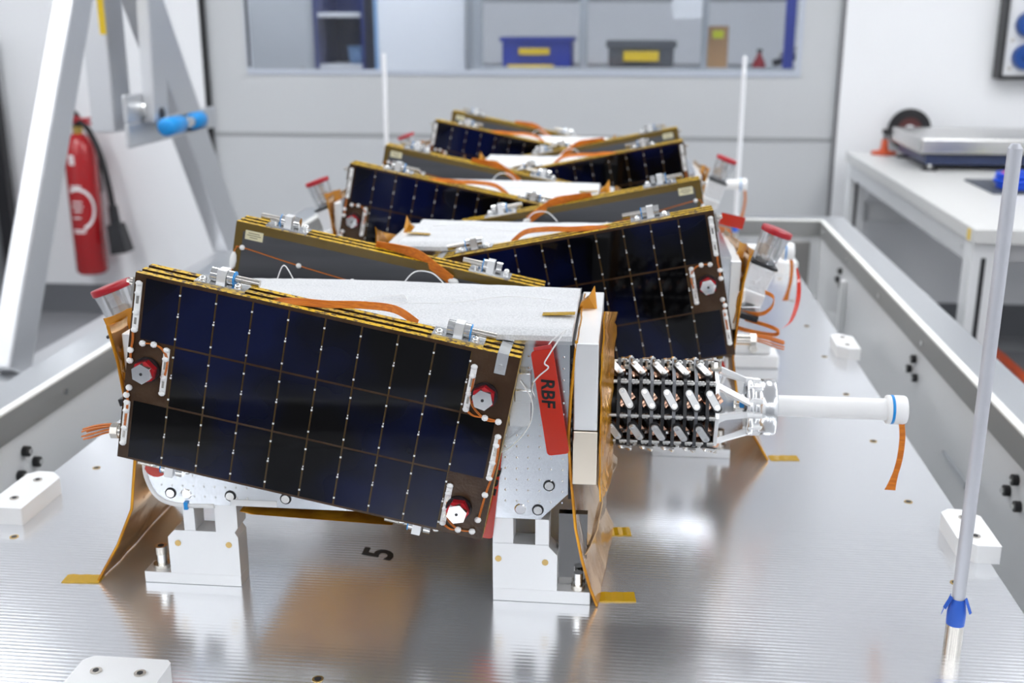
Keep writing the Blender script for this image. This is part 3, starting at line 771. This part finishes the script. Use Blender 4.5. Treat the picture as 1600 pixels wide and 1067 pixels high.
    for k in range(6):
        ph = 2*PI*k/6 + .3; a_ = d.orthogonal().normalized(); b_ = d.cross(a_)
        q = a_*math.cos(ph) + b_*math.sin(ph)
        m.beam(lid+d*.005+q*.0204, lid+d*.046+q*.0166, .003, .0006, q)
    m.build('cup_rib', GRYM, cp)
    MB(xf).obox(lid+d*.0505, (d, ex_, (0,1,0)), (.0022,.021,.021)).build('sensor_flange', BLKM, sat, .002)
    hs = MB(xf).obox(lid+d*.073, (d, ex_, (0,1,0)), (.020,.0185,.0185)).build('sensor_housing', [mat('frosted_housing', (.80,.82,.84), .18, metal=.35, bump=(iso(160), .8, .003))], sat, .002)
    MB(xf).obox(lid+d*.100, (d, ex_, (0,1,0)), (.009,.0195,.021)).build('housing_base', ALUW, hs, .0015)
    MB(xf).box(-.282,-.2425,-.03,.03,.188,.203).build('sensor_bracket', ALU, sat, .001)
    MB(xf).obox((-.262,-.045,.196), ((1,0,.25),(0,1,0),(-.25,0,1)), (.013,.02,.004)).build('connector_block', BLKM, sat)
    # umbilical connector with orange cable bundle
    cn = MB(xf).cyl((-.2425,-.095,.172), (-.268,-.095,.172), .0075, n=14).cyl((-.262,-.095,.172), (-.27,-.095,.172), .009, n=8).build('umbilical_connector', STEELD, sat)
    m = MB(xf)
    for k in range(9):
        o = Vector((0, .004*math.cos(k*2.4), .004*math.sin(k*2.4)))
        m.tube(spline([Vector((-.268,-.09,.174))+o, Vector((-.283,-.088,.171))+o*1.3, Vector((-.298,-.085,.166))+o*1.6, Vector((-.311,-.08,.161))+o*1.5], 4), .0011, 5)
    m.build('cable_bundle', WIREO, cn)
    mast(sat, mx)
    return sat

def foam_cover(mx, seed, n_tapes):
    rnd = random.Random(seed)
    t = empty('foam_cover', (0,0,0))
    xf = lambda p: (mx*p[0], p[1], p[2])
    nx, ny = 44, 26; x0, x1, yy0, yy1 = -.192, .2285, -.116, .078
    vs = []
    edge = [rnd.uniform(-.006, .006) for _ in range(ny+1)]
    for j in range(ny+1):
        y = yy0 + (yy1-yy0)*j/ny
        for i in range(nx+1):
            x = x0 + edge[j]*max(0, 1-i/4) + (x1-x0)*i/nx
            z = .3035 + .0011*math.sin(j/ny*PI*7) + .0022*math.sin(x*9+seed*2)*(j/ny) + rnd.uniform(-.0003,.0003)
            if j == 0: z = .2990
            vs.append((x, y, z))
    N = len(vs); vs += [(x, y, .2937) for x, y, z in vs]
    fs = []; fl = []; W1 = nx+1
    for j in range(ny):
        for i in range(nx):
            q = (j*W1+i, j*W1+i+1, (j+1)*W1+i+1, (j+1)*W1+i); fs.append(q); fs.append(tuple(k+N for k in q[::-1]))
    for i in range(nx):
        fl.append((i, i+N, i+1+N, i+1)); b_ = ny*W1; fl.append((b_+i, b_+i+1, b_+i+1+N, b_+i+N))
    for j in range(ny):
        fl.append((j*W1, (j+1)*W1, (j+1)*W1+N, j*W1+N)); fl.append((j*W1+nx, j*W1+nx+N, (j+1)*W1+nx+N, (j+1)*W1+nx))
    MB(xf).add(vs, fs, 0, True).add(vs, fl, 0, False).build('foam_sheet', FOAM, t)
    tp_ = [(.2285-.017,-.055,.034,.010,0.), (-.020,-.045,.03,.016,.5), (-.01,-.07,.035,.012,.1), (-.15,-.05,.03,.010,0.)]
    for k in range(n_tapes):
        x, y, l, wd, a_ = tp_[k]
        MB(xf).obox((x,y,.3062), ((math.cos(a_),math.sin(a_),.05),(-math.sin(a_),math.cos(a_),0),(0,0,1)), (l/2,wd/2,.0004)).build('tape_piece', TAPE, t)
    m = MB(xf)
    m.tube(spline([(-.13,.07,.306),(-.118,.062,.325),(-.106,.060,.306)], 5), .0007, 5)
    m.tube(spline([(.02,.08,.303),(.035,.074,.318),(.055,.074,.317),(.068,.08,.303)], 5), .0008, 5)
    m.tube(spline([(-.02,-.04,.3066),(.03,-.03,.307),(.09,-.025,.307),(.15,.01,.307),(.2,.0,.307)], 5), .0005, 4)
    for k in range(3):
        m.tube(spline([(-.005,-.03,.307),(.01+.006*k,-.012,.309),(.035,-.006+.004*k,.308),(.045,-.03,.308),(.025,-.045,.308),(.0,-.034,.307)], 5), .0004, 4)
    m.build('white_wire', WIREW, t)
    return t

def stands(mx):
    """two polished support stands: the plain end and the antenna end"""
    xf = lambda p: (mx*p[0], p[1], p[2]); f = lambda u, v, w_: (u, -w_, v)
    y0_, y1_ = -.1125, -.086; out = []
    t = empty('support_stand', (0,0,0))
    MB(xf).box(-.242,-.1315,y0_,y1_,0,.0135).build('foot', ALUW, t, .0008)
    MB(xf).prism([(-.211,.0135),(-.1315,.0135),(-.1315,.060),(-.135,.0655),(-.203,.0655),(-.211,.057)], f, -y1_, -y0_).build('block', ALUW, t, .0006)
    MB(xf).box(-.1915,-.1787,y0_,y1_,.0655,.0975).build('post', ALUW, t, .0006)
    MB(xf).prism([(-.1558,.0655),(-.135,.0655),(-.131,.071),(-.131,.0975),(-.1558,.0975)], f, -y1_, -y0_).build('post', ALUW, t, .0006)
    for x, z in ((-.2,.050),(-.1425,.0505)):
        MB(xf).cyl((x,y0_-.0006,z), (x,y0_,z), .0035, n=12).build('brass_insert', mat('brass_insert'), t)
    bt = MB(xf).cyl((-.2265,-.099,.0135), (-.2265,-.099,.018), .0095, n=18).build('clamp_bolt', STEELD, t)
    MB(xf).cyl((-.2265,-.099,.018), (-.2265,-.099,.030), .0058, n=12).build('bolt_shank', CHROME, bt)
    MB(xf).cyl((-.2265,-.099,.030), (-.2265,-.099,.039), .0068, n=18).cyl((-.2265,-.099,.039), (-.2265,-.099,.0393), .0036, n=6, mi=1).build('bolt_head', [STEELD, BLACKP], bt)
    out.append(t)
    t = empty('support_stand', (0,0,0))
    MB(xf).box(.1475,.2518,y0_,y1_,0,.0150).build('foot', ALUW, t, .0008)
    MB(xf).prism([(.1475,.015),(.2163,.015),(.2163,.0565),(.2074,.066),(.2074,.068),(.1475,.068)], f, -y1_, -y0_).build('block', [ALUW], t, .0006)
    MB(xf).box(.1475,.1696,y0_,y1_,.068,.0975).build('post', ALUW, t, .0006)
    MB(xf).box(.1927,.2074,y0_,y1_,.068,.0975).build('post', ALUW, t, .0006)
    MB(xf).box(.2166,.2470,y0_+.016,y1_,.0152,.098).build('polished_side', mat('polished_metal_dark_reflection', (.30,.295,.29), .08, metal=1.), t)  # dark base colour stands in for the dark room mirrored in polished aluminium
    for x, z in ((.1535,.050),(.2035,.048)):
        MB(xf).cyl((x,y0_-.0006,z), (x,y0_,z), .0035, n=12).build('brass_insert', mat('brass_insert'), t)
    bt = MB(xf).cyl((.2385,-.1045,.015), (.2385,-.1045,.020), .0075, n=16).build('clamp_bolt', STEELD, t)
    MB(xf).cyl((.2385,-.1045,.020), (.2385,-.1045,.034), .0052, n=14).build('bolt_head', CHROME, bt)
    out.append(t)
    return out

X_A, X_B, Y_1, SP = -.277, -.083, 1.167, .431
satA, satB = satellite(1), satellite(-1)
foamA, foamB = foam_cover(1, 1, 2), foam_cover(-1, 2, 4)
stA, stB = stands(1), stands(-1)
info = [('nearest satellite, its solar panel sloping down right to a white antenna', 'nearest'),
        ('second satellite from the front, its panel rising to the right', 'second'),
        ('middle satellite of the row with bluish panel sloping down right', 'third'),
        ('fourth satellite from the front, dark panel rising to the right', 'fourth'),
        ('farthest satellite of the row, nearest to the grey door', 'farthest')]
for i in range(5):
    odd = i % 2
    src = (satB, foamB, stB) if odd else (satA, foamA, stA)
    first = i < 2
    pos = Vector((X_B if odd else X_A, Y_1 + SP*i, 0))
    s_ = src[0] if first else copy_tree(src[0]); s_.location = pos
    tag(s_, info[i][0], 'satellite', 'satellites in a row on the plate')
    fo = src[1] if first else copy_tree(src[1]); fo.location = pos
    tag(fo, 'white foam sheet covering the top of the %s satellite' % info[i][1], 'foam', 'foam covers on the satellites')
    for k in (0, 1):
        st = src[2][k] if first else copy_tree(src[2][k]); st.location = pos
        tag(st, 'silver support stand under the %s end of the %s satellite' % (('sensor', 'antenna')[k], info[i][1]), 'stand', 'machined stands under the satellites')

# ---------------------------------------------------------------- red tags
def red_tag(loc, tilt, L, Wd, label, txt, ty=0.):
    t = empty('safety_tag', loc, label, 'tag', 'red tags hanging on the near satellite'); t.rotation_euler.y = tilt
    r_ = .004; poly = []
    for cx, cz, a0 in ((Wd/2-r_,-r_,0),(-Wd/2+r_,-r_,PI/2),(-Wd/2+r_,-L+r_,PI),(Wd/2-r_,-L+r_,1.5*PI)):
        poly += [(cx+r_*math.cos(a0+PI/2*k/4), cz+r_*math.sin(a0+PI/2*k/4)) for k in range(5)]
    MB().prism(poly, lambda u, v, w_: (u, -w_, v), 0, .0014).build('tag_body', REDT, t)
    tx = text_part('handwriting', txt, INK, t, Matrix.Translation((ty, -.00165, -L*.40)) @ Matrix.Rotation(PI/2, 4, 'X') @ Matrix.Rotation(-PI/2-.12, 4, 'Z'), .0185, .12, .0005)
    return t
tg = red_tag((X_A+.1995, Y_1-.1300, .2885), -math.atan2(.0175,.108), .111, .0225, 'red tag marked with black letters hanging beside the foam', 'RBF', -.001)
MB().prism([(-.009,.003),(.009,.004),(.010,-.02),(-.009,-.02)], lambda u, v, w_: (u+.001, w_+.001, v), 0, .001).build('backing_slip', mat('pink_red_slip', (.55,.06,.06), .3), tg)
m = MB().tube(spline([(.0265,.004,.016),(.018,-.001,.008),(.006,-.003,-.006),(.001,-.0035,-.013),(.004,-.0035,-.018),(-.006,-.003,-.025),(-.013,-.003,-.031)], 5), .0008, 6)
m.tube(spline([(.0265,.004,.016),(.012,.003,.008),(.004,.002,.0)], 5), .0007, 6)
m.build('white_string', WIREW, tg)
MB().tube(spline([(-.013,-.003,-.031),(-.016,0,-.04),(-.014,.004,-.05)], 4), .0009, 6).build('wire_hook', CHROME, tg)
red_tag((X_A+.1480, Y_1-.1152, .187), math.radians(6), .112, .0235, 'red tag half hidden behind the near solar panel', 'RBF', .004)
# thin white lanyard from the near panel corner
m = MB().tube(spline([(X_A+.178,Y_1-.128,.255),(X_A+.190,Y_1-.130,.235),(X_A+.188,Y_1-.13,.21),(X_A+.172,Y_1-.13,.188),(X_A+.158,Y_1-.13,.178)], 6), .0006, 5)
m.build('lanyard', WIREW, None, label='thin white cord looping down beside the near panel corner', cat='cord')

# red strap and orange cable loops at the sensor end of the second satellite
m = MB(); pts = spline([(.265,1.69,.235),(.268,1.68,.215),(.262,1.64,.195),(.245,1.58,.180),(.228,1.555,.174)], 6); vs = []; fs = []
for i, p in enumerate(pts):
    hw = .0016 + .0022*math.sin(PI*i/(len(pts)-1))
    vs += [p+Vector((-hw,-.002,0)), p+Vector((hw,.002,.001)), p+Vector((hw,.003,.001)), p+Vector((-hw,-.001,0))]
for i in range(len(pts)-1):
    for k in range(4): fs.append((4*i+k, 4*i+(k+1) % 4, 4*i+4+(k+1) % 4, 4*i+4+k))
m.add(vs, fs + [(3,2,1,0), tuple(range(len(vs)-4, len(vs)))]).build('red_strap', REDT, None, label='thin red strap hanging beside the second satellite sensor', cat='strap')
t = empty('cable_loop', (.165, 1.55, .17), 'orange cable looping out of the second satellite', 'cable')
strand_ribbon('upper_loop', t, spline([(0,0,.03),(.03,-.01,.03),(.045,-.01,.04),(.047,-.01,.055),(.035,-.01,.062)], 5), .006, (0,.4,1), 4)
strand_ribbon('lower_loop', t, spline([(-.005,0,.008),(.02,-.01,.004),(.05,-.01,.0),(.058,-.01,.005),(.045,-.01,.012),(.01,0,.02)], 5), .006, (0,.4,1), 4)
m = MB().prism([(0,0),(.036,-.008),(.032,-.026),(-.004,-.018)], lambda u, v, w_: (.148+u, 1.70-w_, .318+v), 0, .002)
m.build('red_flag', REDT, None, label='red flag tag sticking up behind the second satellite panel', cat='tag')

# ================================================================ LEFT: GANTRY AND EXTINGUISHER
GX = -1.5
g = empty('gantry_frame', (GX, 3.2, GZ), 'tall aluminium A-frame gantry with blue clamp handles at left', 'gantry')
def gp(name, mb, m, bevel=0, **k):
    o = mb.build(name, m, g, bevel, **k); o.matrix_parent_inverse = Matrix.Translation(-Vector(g.location)); return o
def leg(p0, p1, wy, wx, nm='leg', m=DUCT):
    """box-section leg between two points on the x=GX plane, square cut"""
    p0, p1 = Vector(p0), Vector(p1)
    gp(nm, MB().beam(p0, p1, wx, wy, Vector((0,1,0))), m, .006)
leg((GX-.029, 2.495, -.252), (GX-.029, 3.785, 1.9), .105, .058)
leg((GX-.03, 4.10, -.252), (GX-.03, 3.07, 1.3), .165, .06)
gp('foot_bar', MB().box(GX-.06, GX+.04, 2.25, 4.35, -.335, -.252), DUCT, .008)
for y in (2.4, 4.2): gp('caster_post', MB().box(GX-.05, GX+.03, y-.05, y+.05, GZ, -.335), DUCT, .006)
leg((GX-.14, 3.43, .26), (GX-.14, 3.45, 1.8), .13, .08, 'post')
leg((GX+.02, 3.40, .29), (GX+.02, 3.50, 1.6), .11, .04, 'strut')
gp('hinge_plate', MB().box(GX-.014, GX, 3.24, 3.98, .225, .30).box(GX-.014, GX, 3.24, 3.45, .30, .385), DUCT, .006)
gp('hinge_bolt', MB().cyl((GX+.0, 3.34, .335), (GX+.02, 3.34, .335), .022, n=14), CHROME)
gp('pivot_hole', MB().cyl((GX+.04, 3.40, .318), (GX+.043, 3.40, .318), .02, n=14), BLACKP)
for y0_, y1_ in ((3.32, 3.45), (3.54, 3.62)):
    gp('clamp_handle', MB().lathe((GX+.08, y0_, .283), (0,1,0), [(0,0),(0,.022),(.008,.028),(y1_-y0_-.008,.028),(y1_-y0_,.022),(y1_-y0_,0)], 16), BLUEB)
gp('clamp_shaft', MB().cyl((GX+.08, 3.45, .283), (GX+.08, 3.54, .283), .018, n=12).cyl((GX, 3.495, .283), (GX+.08, 3.495, .283), .02, n=12), CHROME)
gp('yellow_label', MB().box(GX-.0745, GX-.073, 3.27, 3.31, .56, .80), YELL)

e = empty('fire_extinguisher', (-2.40, 4.68, -.50), 'red fire extinguisher with black hose horn hanging on the white wall', 'extinguisher')
ev = MB().lathe((0,0,0), (0,0,1), [(0,0),(0,.060),(.012,.070),(.53,.070),(.575,.064),(.61,.045),(.625,.025),(.625,0)], 28).build('cylinder', EXTR, e)
MB().cyl((0,0,.62), (0,0,.655), .022, n=14).build('valve', mat('valve_brass', (.6,.42,.12), .3, metal=1.), e)
MB().beam((-.05,-.01,.67), (.07,-.01,.69), .03, .012).beam((-.01,-.01,.70), (.075,-.01,.665), .026, .01).build('lever', REDL, e, .003)
MB().beam((-.045,0,.75), (.01,0,.70), .02, .014).cyl((0,0,.65), (0,0,.70), .018, n=10).build('handle', BLACKP, e, .003)
MB().cyl((-.055,-.02,.668), (-.02,-.01,.668), .018, n=12).build('gauge', BLACKP, e)
MB().tube(spline([(.02,-.02,.68),(.06,-.02,.64),(.10,-.02,.54),(.125,-.02,.40),(.135,-.02,.30)], 6), .013, 8).build('hose', BLACKR, e)
hn = MB().cyl((.135,-.02,.31), (.14,-.02,.22), .02, .024, n=14).cyl((.14,-.02,.23), (.16,-.02,.10), .042, .055, n=4).build('horn', BLACKP, e)
# printed emblem: an open ring and bars on the cylinder front
def on_cyl(ang, z): return (.0706*math.sin(ang), -.0706*math.cos(ang), z)
m = MB(); n = 22
for i in range(n):
    a0, a1 = -2.1 + 3.4*i/n, -2.1 + 3.4*(i+1)/n
    q = []
    for a_, r_ in ((a0,.062),(a1,.062),(a1,.073),(a0,.073)): q.append(on_cyl(r_*math.cos(a_)/.07, .30 - r_*math.sin(a_)*1.3))
    q2 = [(x*1.006, y*1.006, z) for x, y, z in q]
    m.add(q + q2, [(0,1,2,3)[::-1],(4,5,6,7),(0,4,5,1),(2,6,7,3)])
m.build('printed_ring', WPLA, e)
m = MB()
for k, (z, a0, a1) in enumerate(((.40,-.4,.3),(.385,-.3,.1),(.33,-.35,.25),(.31,-.45,.3),(.29,-.3,.2),(.26,-.4,.1),(.205,-.5,.35),(.195,-.45,.3),(.53,-.3,.05),(.515,-.3,.05),(.50,-.3,.05))):
    p, q = on_cyl(a0, z), on_cyl(a1, z)
    mid = on_cyl((a0+a1)/2, z)
    for u, v in ((p, mid), (mid, q)):
        m.beam(u, v, .002, .006 if z < .45 else .012)
m.build('printed_bar', WPLA, e, kind='stuff')
MB().box(-.03,.03,.07,.12,.35,.55).build('wall_bracket', BLACKP, e)

# dark column edge at far left
t = empty('black_cable_duct', (-2.80, 4.72, GZ), 'dark upright duct at the far left wall', 'duct')
MB().beam((-.0,0,0), (-.0,0,1.25), .06, .05, (0,1,0)).build('duct', BLACKP, t, .004)
MB().box(-.045,.045,-.03,.05,0,.03).build('foot', BLACKP, t, .003)
t = empty('equipment_cabinet', (-3.075, 4.45, GZ), 'grey equipment cabinet behind the gantry at far left', 'cabinet')
MB().box(-.22,.22,-.30,.33,0,.98).build('body', GREYP, t, .006)
MB().box(-.2,.2,-.315,-.301,.05,.94).build('door', BOXG, t, .004)
MB().box(.16,.175,-.335,-.315,.45,.60).build('handle', BLACKP, t, .003)

# ================================================================ RIGHT: BENCH, SCALE, TOOLS, SOCKET BOX
BX0, BX1, BY0, BY1, BZ = .905, 2.0, 2.935, 4.72, .08
b = empty('workbench', (1.45, 3.8, GZ), 'white workbench with grey steel frame at the right', 'workbench')
def bp(name, mb, m, bevel=0):
    o = mb.build(name, m, b, bevel); o.matrix_parent_inverse = Matrix.Translation(-Vector(b.location)); return o
bp('worktop', MB().box(BX0, BX1, BY0, BY1, BZ-.04, BZ), BENCH, .003)
bp('apron', MB().box(BX0+.008, BX0+.05, BY0+.0905, BY1-.0905, BZ-.10, BZ-.04), BENCHE, .003)
bp('apron', MB().box(BX0+.05, BX1-.05, BY0+.08, BY0+.11, BZ-.10, BZ-.04), BENCHE, .003)
for x in (BX0+.005, BX1-.075):
    for y in (BY0+.02, BY1-.09):
        lg = bp('leg', MB().box(x, x+.07, y, y+.07, -.30, BZ-.04).box(x-.006, x+.076, y-.006, y+.076, GZ, -.30), BENCHF, .004)
        MB().box(x+.026, x+.038, y-.002, y+.001, -.28, .0).build('slot', BLACKP, lg)
bp('lower_bar', MB().box(BX0+.07, BX1-.08, BY0+.03, BY0+.08, -.56, -.49), BENCHF, .004)
bp('rear_bar', MB().box(BX0+.07, BX1-.08, BY1-.07, BY1-.03, -.20, -.12), BENCHE, .004)
bp('corner_sticker', MB().box(BX0-.001, BX0, BY0+.03, BY0+.055, BZ-.036, BZ-.006), YELL)
m = MB()
for y in (.08, .12): m.cyl((BX0+.008, BY0+y, BZ-.07), (BX0+.011, BY0+y, BZ-.07), .006, n=10)
bp('apron_screw', m, STEELD)
t = empty('red_pallet_truck', (1.35, 3.4, GZ), 'low red steel frame on the floor under the workbench', 'trolley')
MB().box(-.25,.5,-.55,-.07,.32,.36).build('deck', COVE, t, .004)
MB().box(-.28,-.25,-.58,-.05,.30,.40).box(-.25,.5,-.58,-.55,.30,.40).build('side_rail', ORNG, t, .004)
for x in (-.2,.45):
    for y in (-.47,-.16): MB().cyl((x-.02,y,.08), (x+.02,y,.08), .08, n=18).cyl((x,y,.08),(x,y,.32),.02,n=8).build('wheel', BLACKR, t)
sc = empty('platform_scale', (1.33, 4.33, BZ), 'stainless platform scale on a navy frame on the workbench', 'scale')
MB().box(-.285,.285,-.23,.23,.062,.115).build('platform', SSTEEL, sc, .004)
MB().box(-.26,.26,-.21,-.18,.022,.058).box(-.26,.26,.18,.21,.022,.058).box(-.26,-.23,-.18,.18,.022,.058).box(.23,.26,-.18,.18,.022,.058).build('frame', SCALEB, sc, .003)
MB().box(-.275,.275,-.22,.22,.056,.063).build('shadow_gap', BLACKP, sc)
for x in (-.24,.24):
    for y in (-.20,.20):
        ft = MB().cyl((x,y,0), (x,y,.012), .03, .022, n=18).build('foot', BLACKP, sc)
        MB().cyl((x,y,.012), (x,y,.03), .009, n=10).build('foot_stud', CHROME, ft)
t = empty('torque_gauge', (1.035, 4.62, BZ), 'small orange stand with black knob at the bench corner', 'tool')
MB().lathe((0,0,0), (0,0,1), [(0,0),(0,.05),(.012,.05),(.016,.02),(.03,.014),(.06,.012),(.06,0)], 18).build('base', ORNG, t)
MB().cyl((0,0,.06), (0,0,.085), .006, n=8).cyl((0,0,.085), (0,0,.10), .014, n=10).build('knob', BLACKP, t)
t = empty('tape_reel', (1.16, 4.765, BZ), 'dark round reel leaning at the wall behind the scale', 'reel')
MB().ring((0,-.012,.087), (0,.012,.087), .085, .05, 28).build('rim', BLACKP, t)
MB().cyl((0,-.008,.087), (0,.008,.087), .05, n=24).build('disc', mat('dark_red_reel', (.10,.03,.03), .4), t)
MB().cyl((0,-.014,.087), (0,-.008,.087), .02, n=16).build('hub', BOXG, t)
t = empty('cutting_mat', (1.42, 3.72, BZ), 'dark mat lying on the workbench in front of the scale', 'mat')
MB().box(-.28,.4,-.16,.15,0,.006).build('sheet', mat('navy_mat', (.05,.06,.085), .5), t)
t = empty('cable_coil', (1.27, 3.66, BZ+.006), 'coil of bright blue cable on the dark mat', 'cable')
for k, (r_, z) in enumerate(((.085,.008),(.078,.022),(.092,.024),(.07,.038),(.085,.040))):
    MB().tube([(r_*math.cos(2*PI*i/24), r_*.8*math.sin(2*PI*i/24)+.004*k, z) for i in range(25)], .008, 6).build('cable_turn', BLUEC, t)
MB().box(-.075,-.055,-.02,.015,.0,.052).build('pink_tie', mat('pink_tie', (.8,.15,.2), .4), t, .003)
MB().box(1.27,1.345,3.86,3.89,BZ+.006,BZ+.03).build('yellow_marker', mat('neon_yellow', (.8,.85,.02), .4), None, .005, label='neon yellow marker behind the blue cable coil', cat='marker')
MB().lathe((1.24,3.84,BZ+.006), (0,0,1), [(0,0),(0,.016),(.02,.018),(.022,.012),(.022,0)], 14).build('small_cap', WPLA, None, label='small white cap beside the yellow marker', cat='cap')
t = empty('socket_box', (1.80, 4.8, .385), 'grey wall socket box with round blue socket covers', 'socket box')
MB().box(-.31,.3,-.075,0,0,.62).build('housing', BOXG, t, .01)
MB().box(-.325,-.31,-.085,0,-.012,.63).box(-.31,.3,-.08,0,-.014,0).build('edge_gasket', BLACKP, t, .004)
for z in (.075,.20):
    for x in (-.23,-.09):
        sk = MB().cyl((x,-.075,z), (x,-.11,z), .052, .048, n=24).build('socket_cover', SOCK, t)
        MB().box(x-.018,x+.018,-.125,-.11,z-.006,z+.006).build('grip', SOCK, sk)
MB().box(-.25,-.05,-.082,-.075,.27,.42).build('breaker_window', BLACKP, t, .004)
for x, z in ((-.285,.03),(-.285,.14)): MB().cyl((x,-.075,z), (x,-.079,z), .008, n=10).build('screw', STEELD, t)

# ================================================================ STORAGE ROOM BEHIND THE WINDOW
SY, SZ = 5.4, .385
t = empty('storage_table', (-.3, SY+.2, GZ), 'long grey shelf table behind the window', 'shelf')
MB().box(-.45,1.3,-.25,.3,SZ-GZ-.035,SZ-GZ).build('top', GREYP, t, .003)
for x in (-.42,.05,.66,1.07):
    for y in (-.23,.27): MB().box(x-.018,x+.018,y-.018,y+.018,0,(SZ-GZ-.035)).build('leg', GREYP, t)
for x, wd in ((-.42,.05),(.082,.04),(.645,.03)):
    MB().box(x-wd/2,x+wd/2,-.24,-.20,SZ-GZ,SZ-GZ+1.0).build('upright', GREYP, t, .002)
MB().box(1.01,1.055,-.24,-.2,SZ-GZ,SZ-GZ+1.0).build('blue_upright', CRATEB, t, .002)
MB().box(-.44,1.05,-.2,.28,SZ-GZ+.305,SZ-GZ+.325).build('upper_board', GREYP, t, .002)
def crate(loc, lx, ly, lz, m, lid, lab, label):
    t = empty('storage_crate', loc, label, 'crate', 'crates behind the window')
    MB().box(-lx/2,lx/2,-ly/2,ly/2,0,lz).build('tub', m, t, .01)
    MB().box(-lx/2-.012,lx/2+.012,-ly/2-.012,ly/2+.012,lz-.02,lz+(.012 if lid else 0)).build('rim', m, t, .004)
    x0, x1, z0, z1 = lab
    MB().box(x0,x1,-ly/2-.016,-ly/2-.002,z0,z1).build('yellow_label', YELL, t)
crate((-.443, SY+.17, SZ), .335, .25, .138, CRATEB, False, (-.085,.062,.058,.088), 'blue storage crate with a yellow label behind the window')
crate((.055, SY+.17, SZ), .31, .25, .11, CRATEK, True, (-.083,.083,.03,.075), 'dark grey lidded crate with yellow label behind the window')
MB().box(-.58,-.36,SY+.015,SY+.03,SZ,SZ+.012).build('yellow_ruler', YELL, None, .001, label='flat yellow ruler in front of the blue crate', cat='ruler')
t = empty('cardboard_box', (.413, SY+.1, SZ), 'upright narrow cardboard box with a yellow sticky note', 'box')
MB().box(-.048,.048,-.05,.05,0,.19).build('carton', CARD, t, .003)
MB().box(-.025,.025,-.052,-.05,.135,.17).build('sticky_note', mat('neon_yellow'), t)
MB().box(.19,.327,SY-.06,SY-.056,.607,.80).build('paper_sheet', WPLA, None, label='white paper sheet hanging above the grey crate', cat='paper')
t = empty('red_clamp', (.615, SY+.1, SZ), 'small red clamp standing on the shelf behind the window', 'clamp')
MB().lathe((0,0,0),(0,0,1),[(0,0),(0,.035),(.02,.03),(.055,.012),(.07,.008),(.07,0)],14).build('cone', REDL, t)
MB().box(-.012,.012,-.01,.01,.07,.085).build('tip', BLACKP, t)
t = empty('hand_drill', (.735, SY+.08, SZ), 'black and grey hand tool at the right end of the window', 'tool')
MB().beam((-.06,0,.02),(.06,0,.055),.05,.03).build('grip', BLACKP, t, .006)
MB().beam((-.03,-.01,.06),(.05,-.01,.085),.04,.025).build('motor', STEELD, t, .006)
MB().beam((-.09,0,.012),(-.04,0,.02),.02,.015).build('bit', WPLA, t, .002)
t = empty('white_cabinet', (-1.003, SY+.27, GZ), 'tall plain white cabinet door behind the window', 'cabinet')
MB().box(-.214,.214,-.22,.2,0,1.9).build('body', mat('cabinet_white', (.88,.89,.91), .4), t, .004)
MB().box(-.230,-.214,-.225,.2,0,1.9).build('blue_edge', LBLUE, t)
MB().box(.225,.245,-.24,-.21,.9,1.9).build('hinge_post', GREYP, t)
t = empty('navy_shelf', (-1.41, SY+.3, GZ), 'dark blue open cabinet with a white shelf behind the window', 'cabinet')
MB().box(-.125,.125,.15,.2,0,1.9).box(-.125,-.11,-.25,.15,0,1.9).box(.11,.125,-.25,.15,0,1.9).build('carcass', CABB, t, .002)
for z in (1.09, 1.335): MB().box(-.11,.11,-.22,.15,z,z+.022).build('shelf', BOXG, t, .002)
t = empty('light_blue_bin', (-1.355, SY+.2, GZ+1.112), 'light blue bin on the navy cabinet shelf', 'bin')
MB().lathe((0,0,0),(0,0,1),[(0,0),(0,.042),(.085,.05),(.085,.046),(.004,.038),(.004,0)],18).build('bucket', LBLUE, t)
MB().ring((0,0,.078),(0,0,.086),.053,.047,18).build('rim', LBLUE, t)
t = empty('grey_locker', (-1.70, SY+.3, GZ), 'plain grey locker at the left end of the window', 'locker')
MB().box(-.22,.16,-.25,.2,0,1.9).build('body', GREYP, t, .004)
MB().box(-.2,.14,-.262,-.25,.05,1.85).build('door', mat('locker_door', (.46,.48,.50), .4), t, .003)
MB().box(.1,.115,-.285,-.262,.95,1.1).build('handle', STEELD, t, .003)
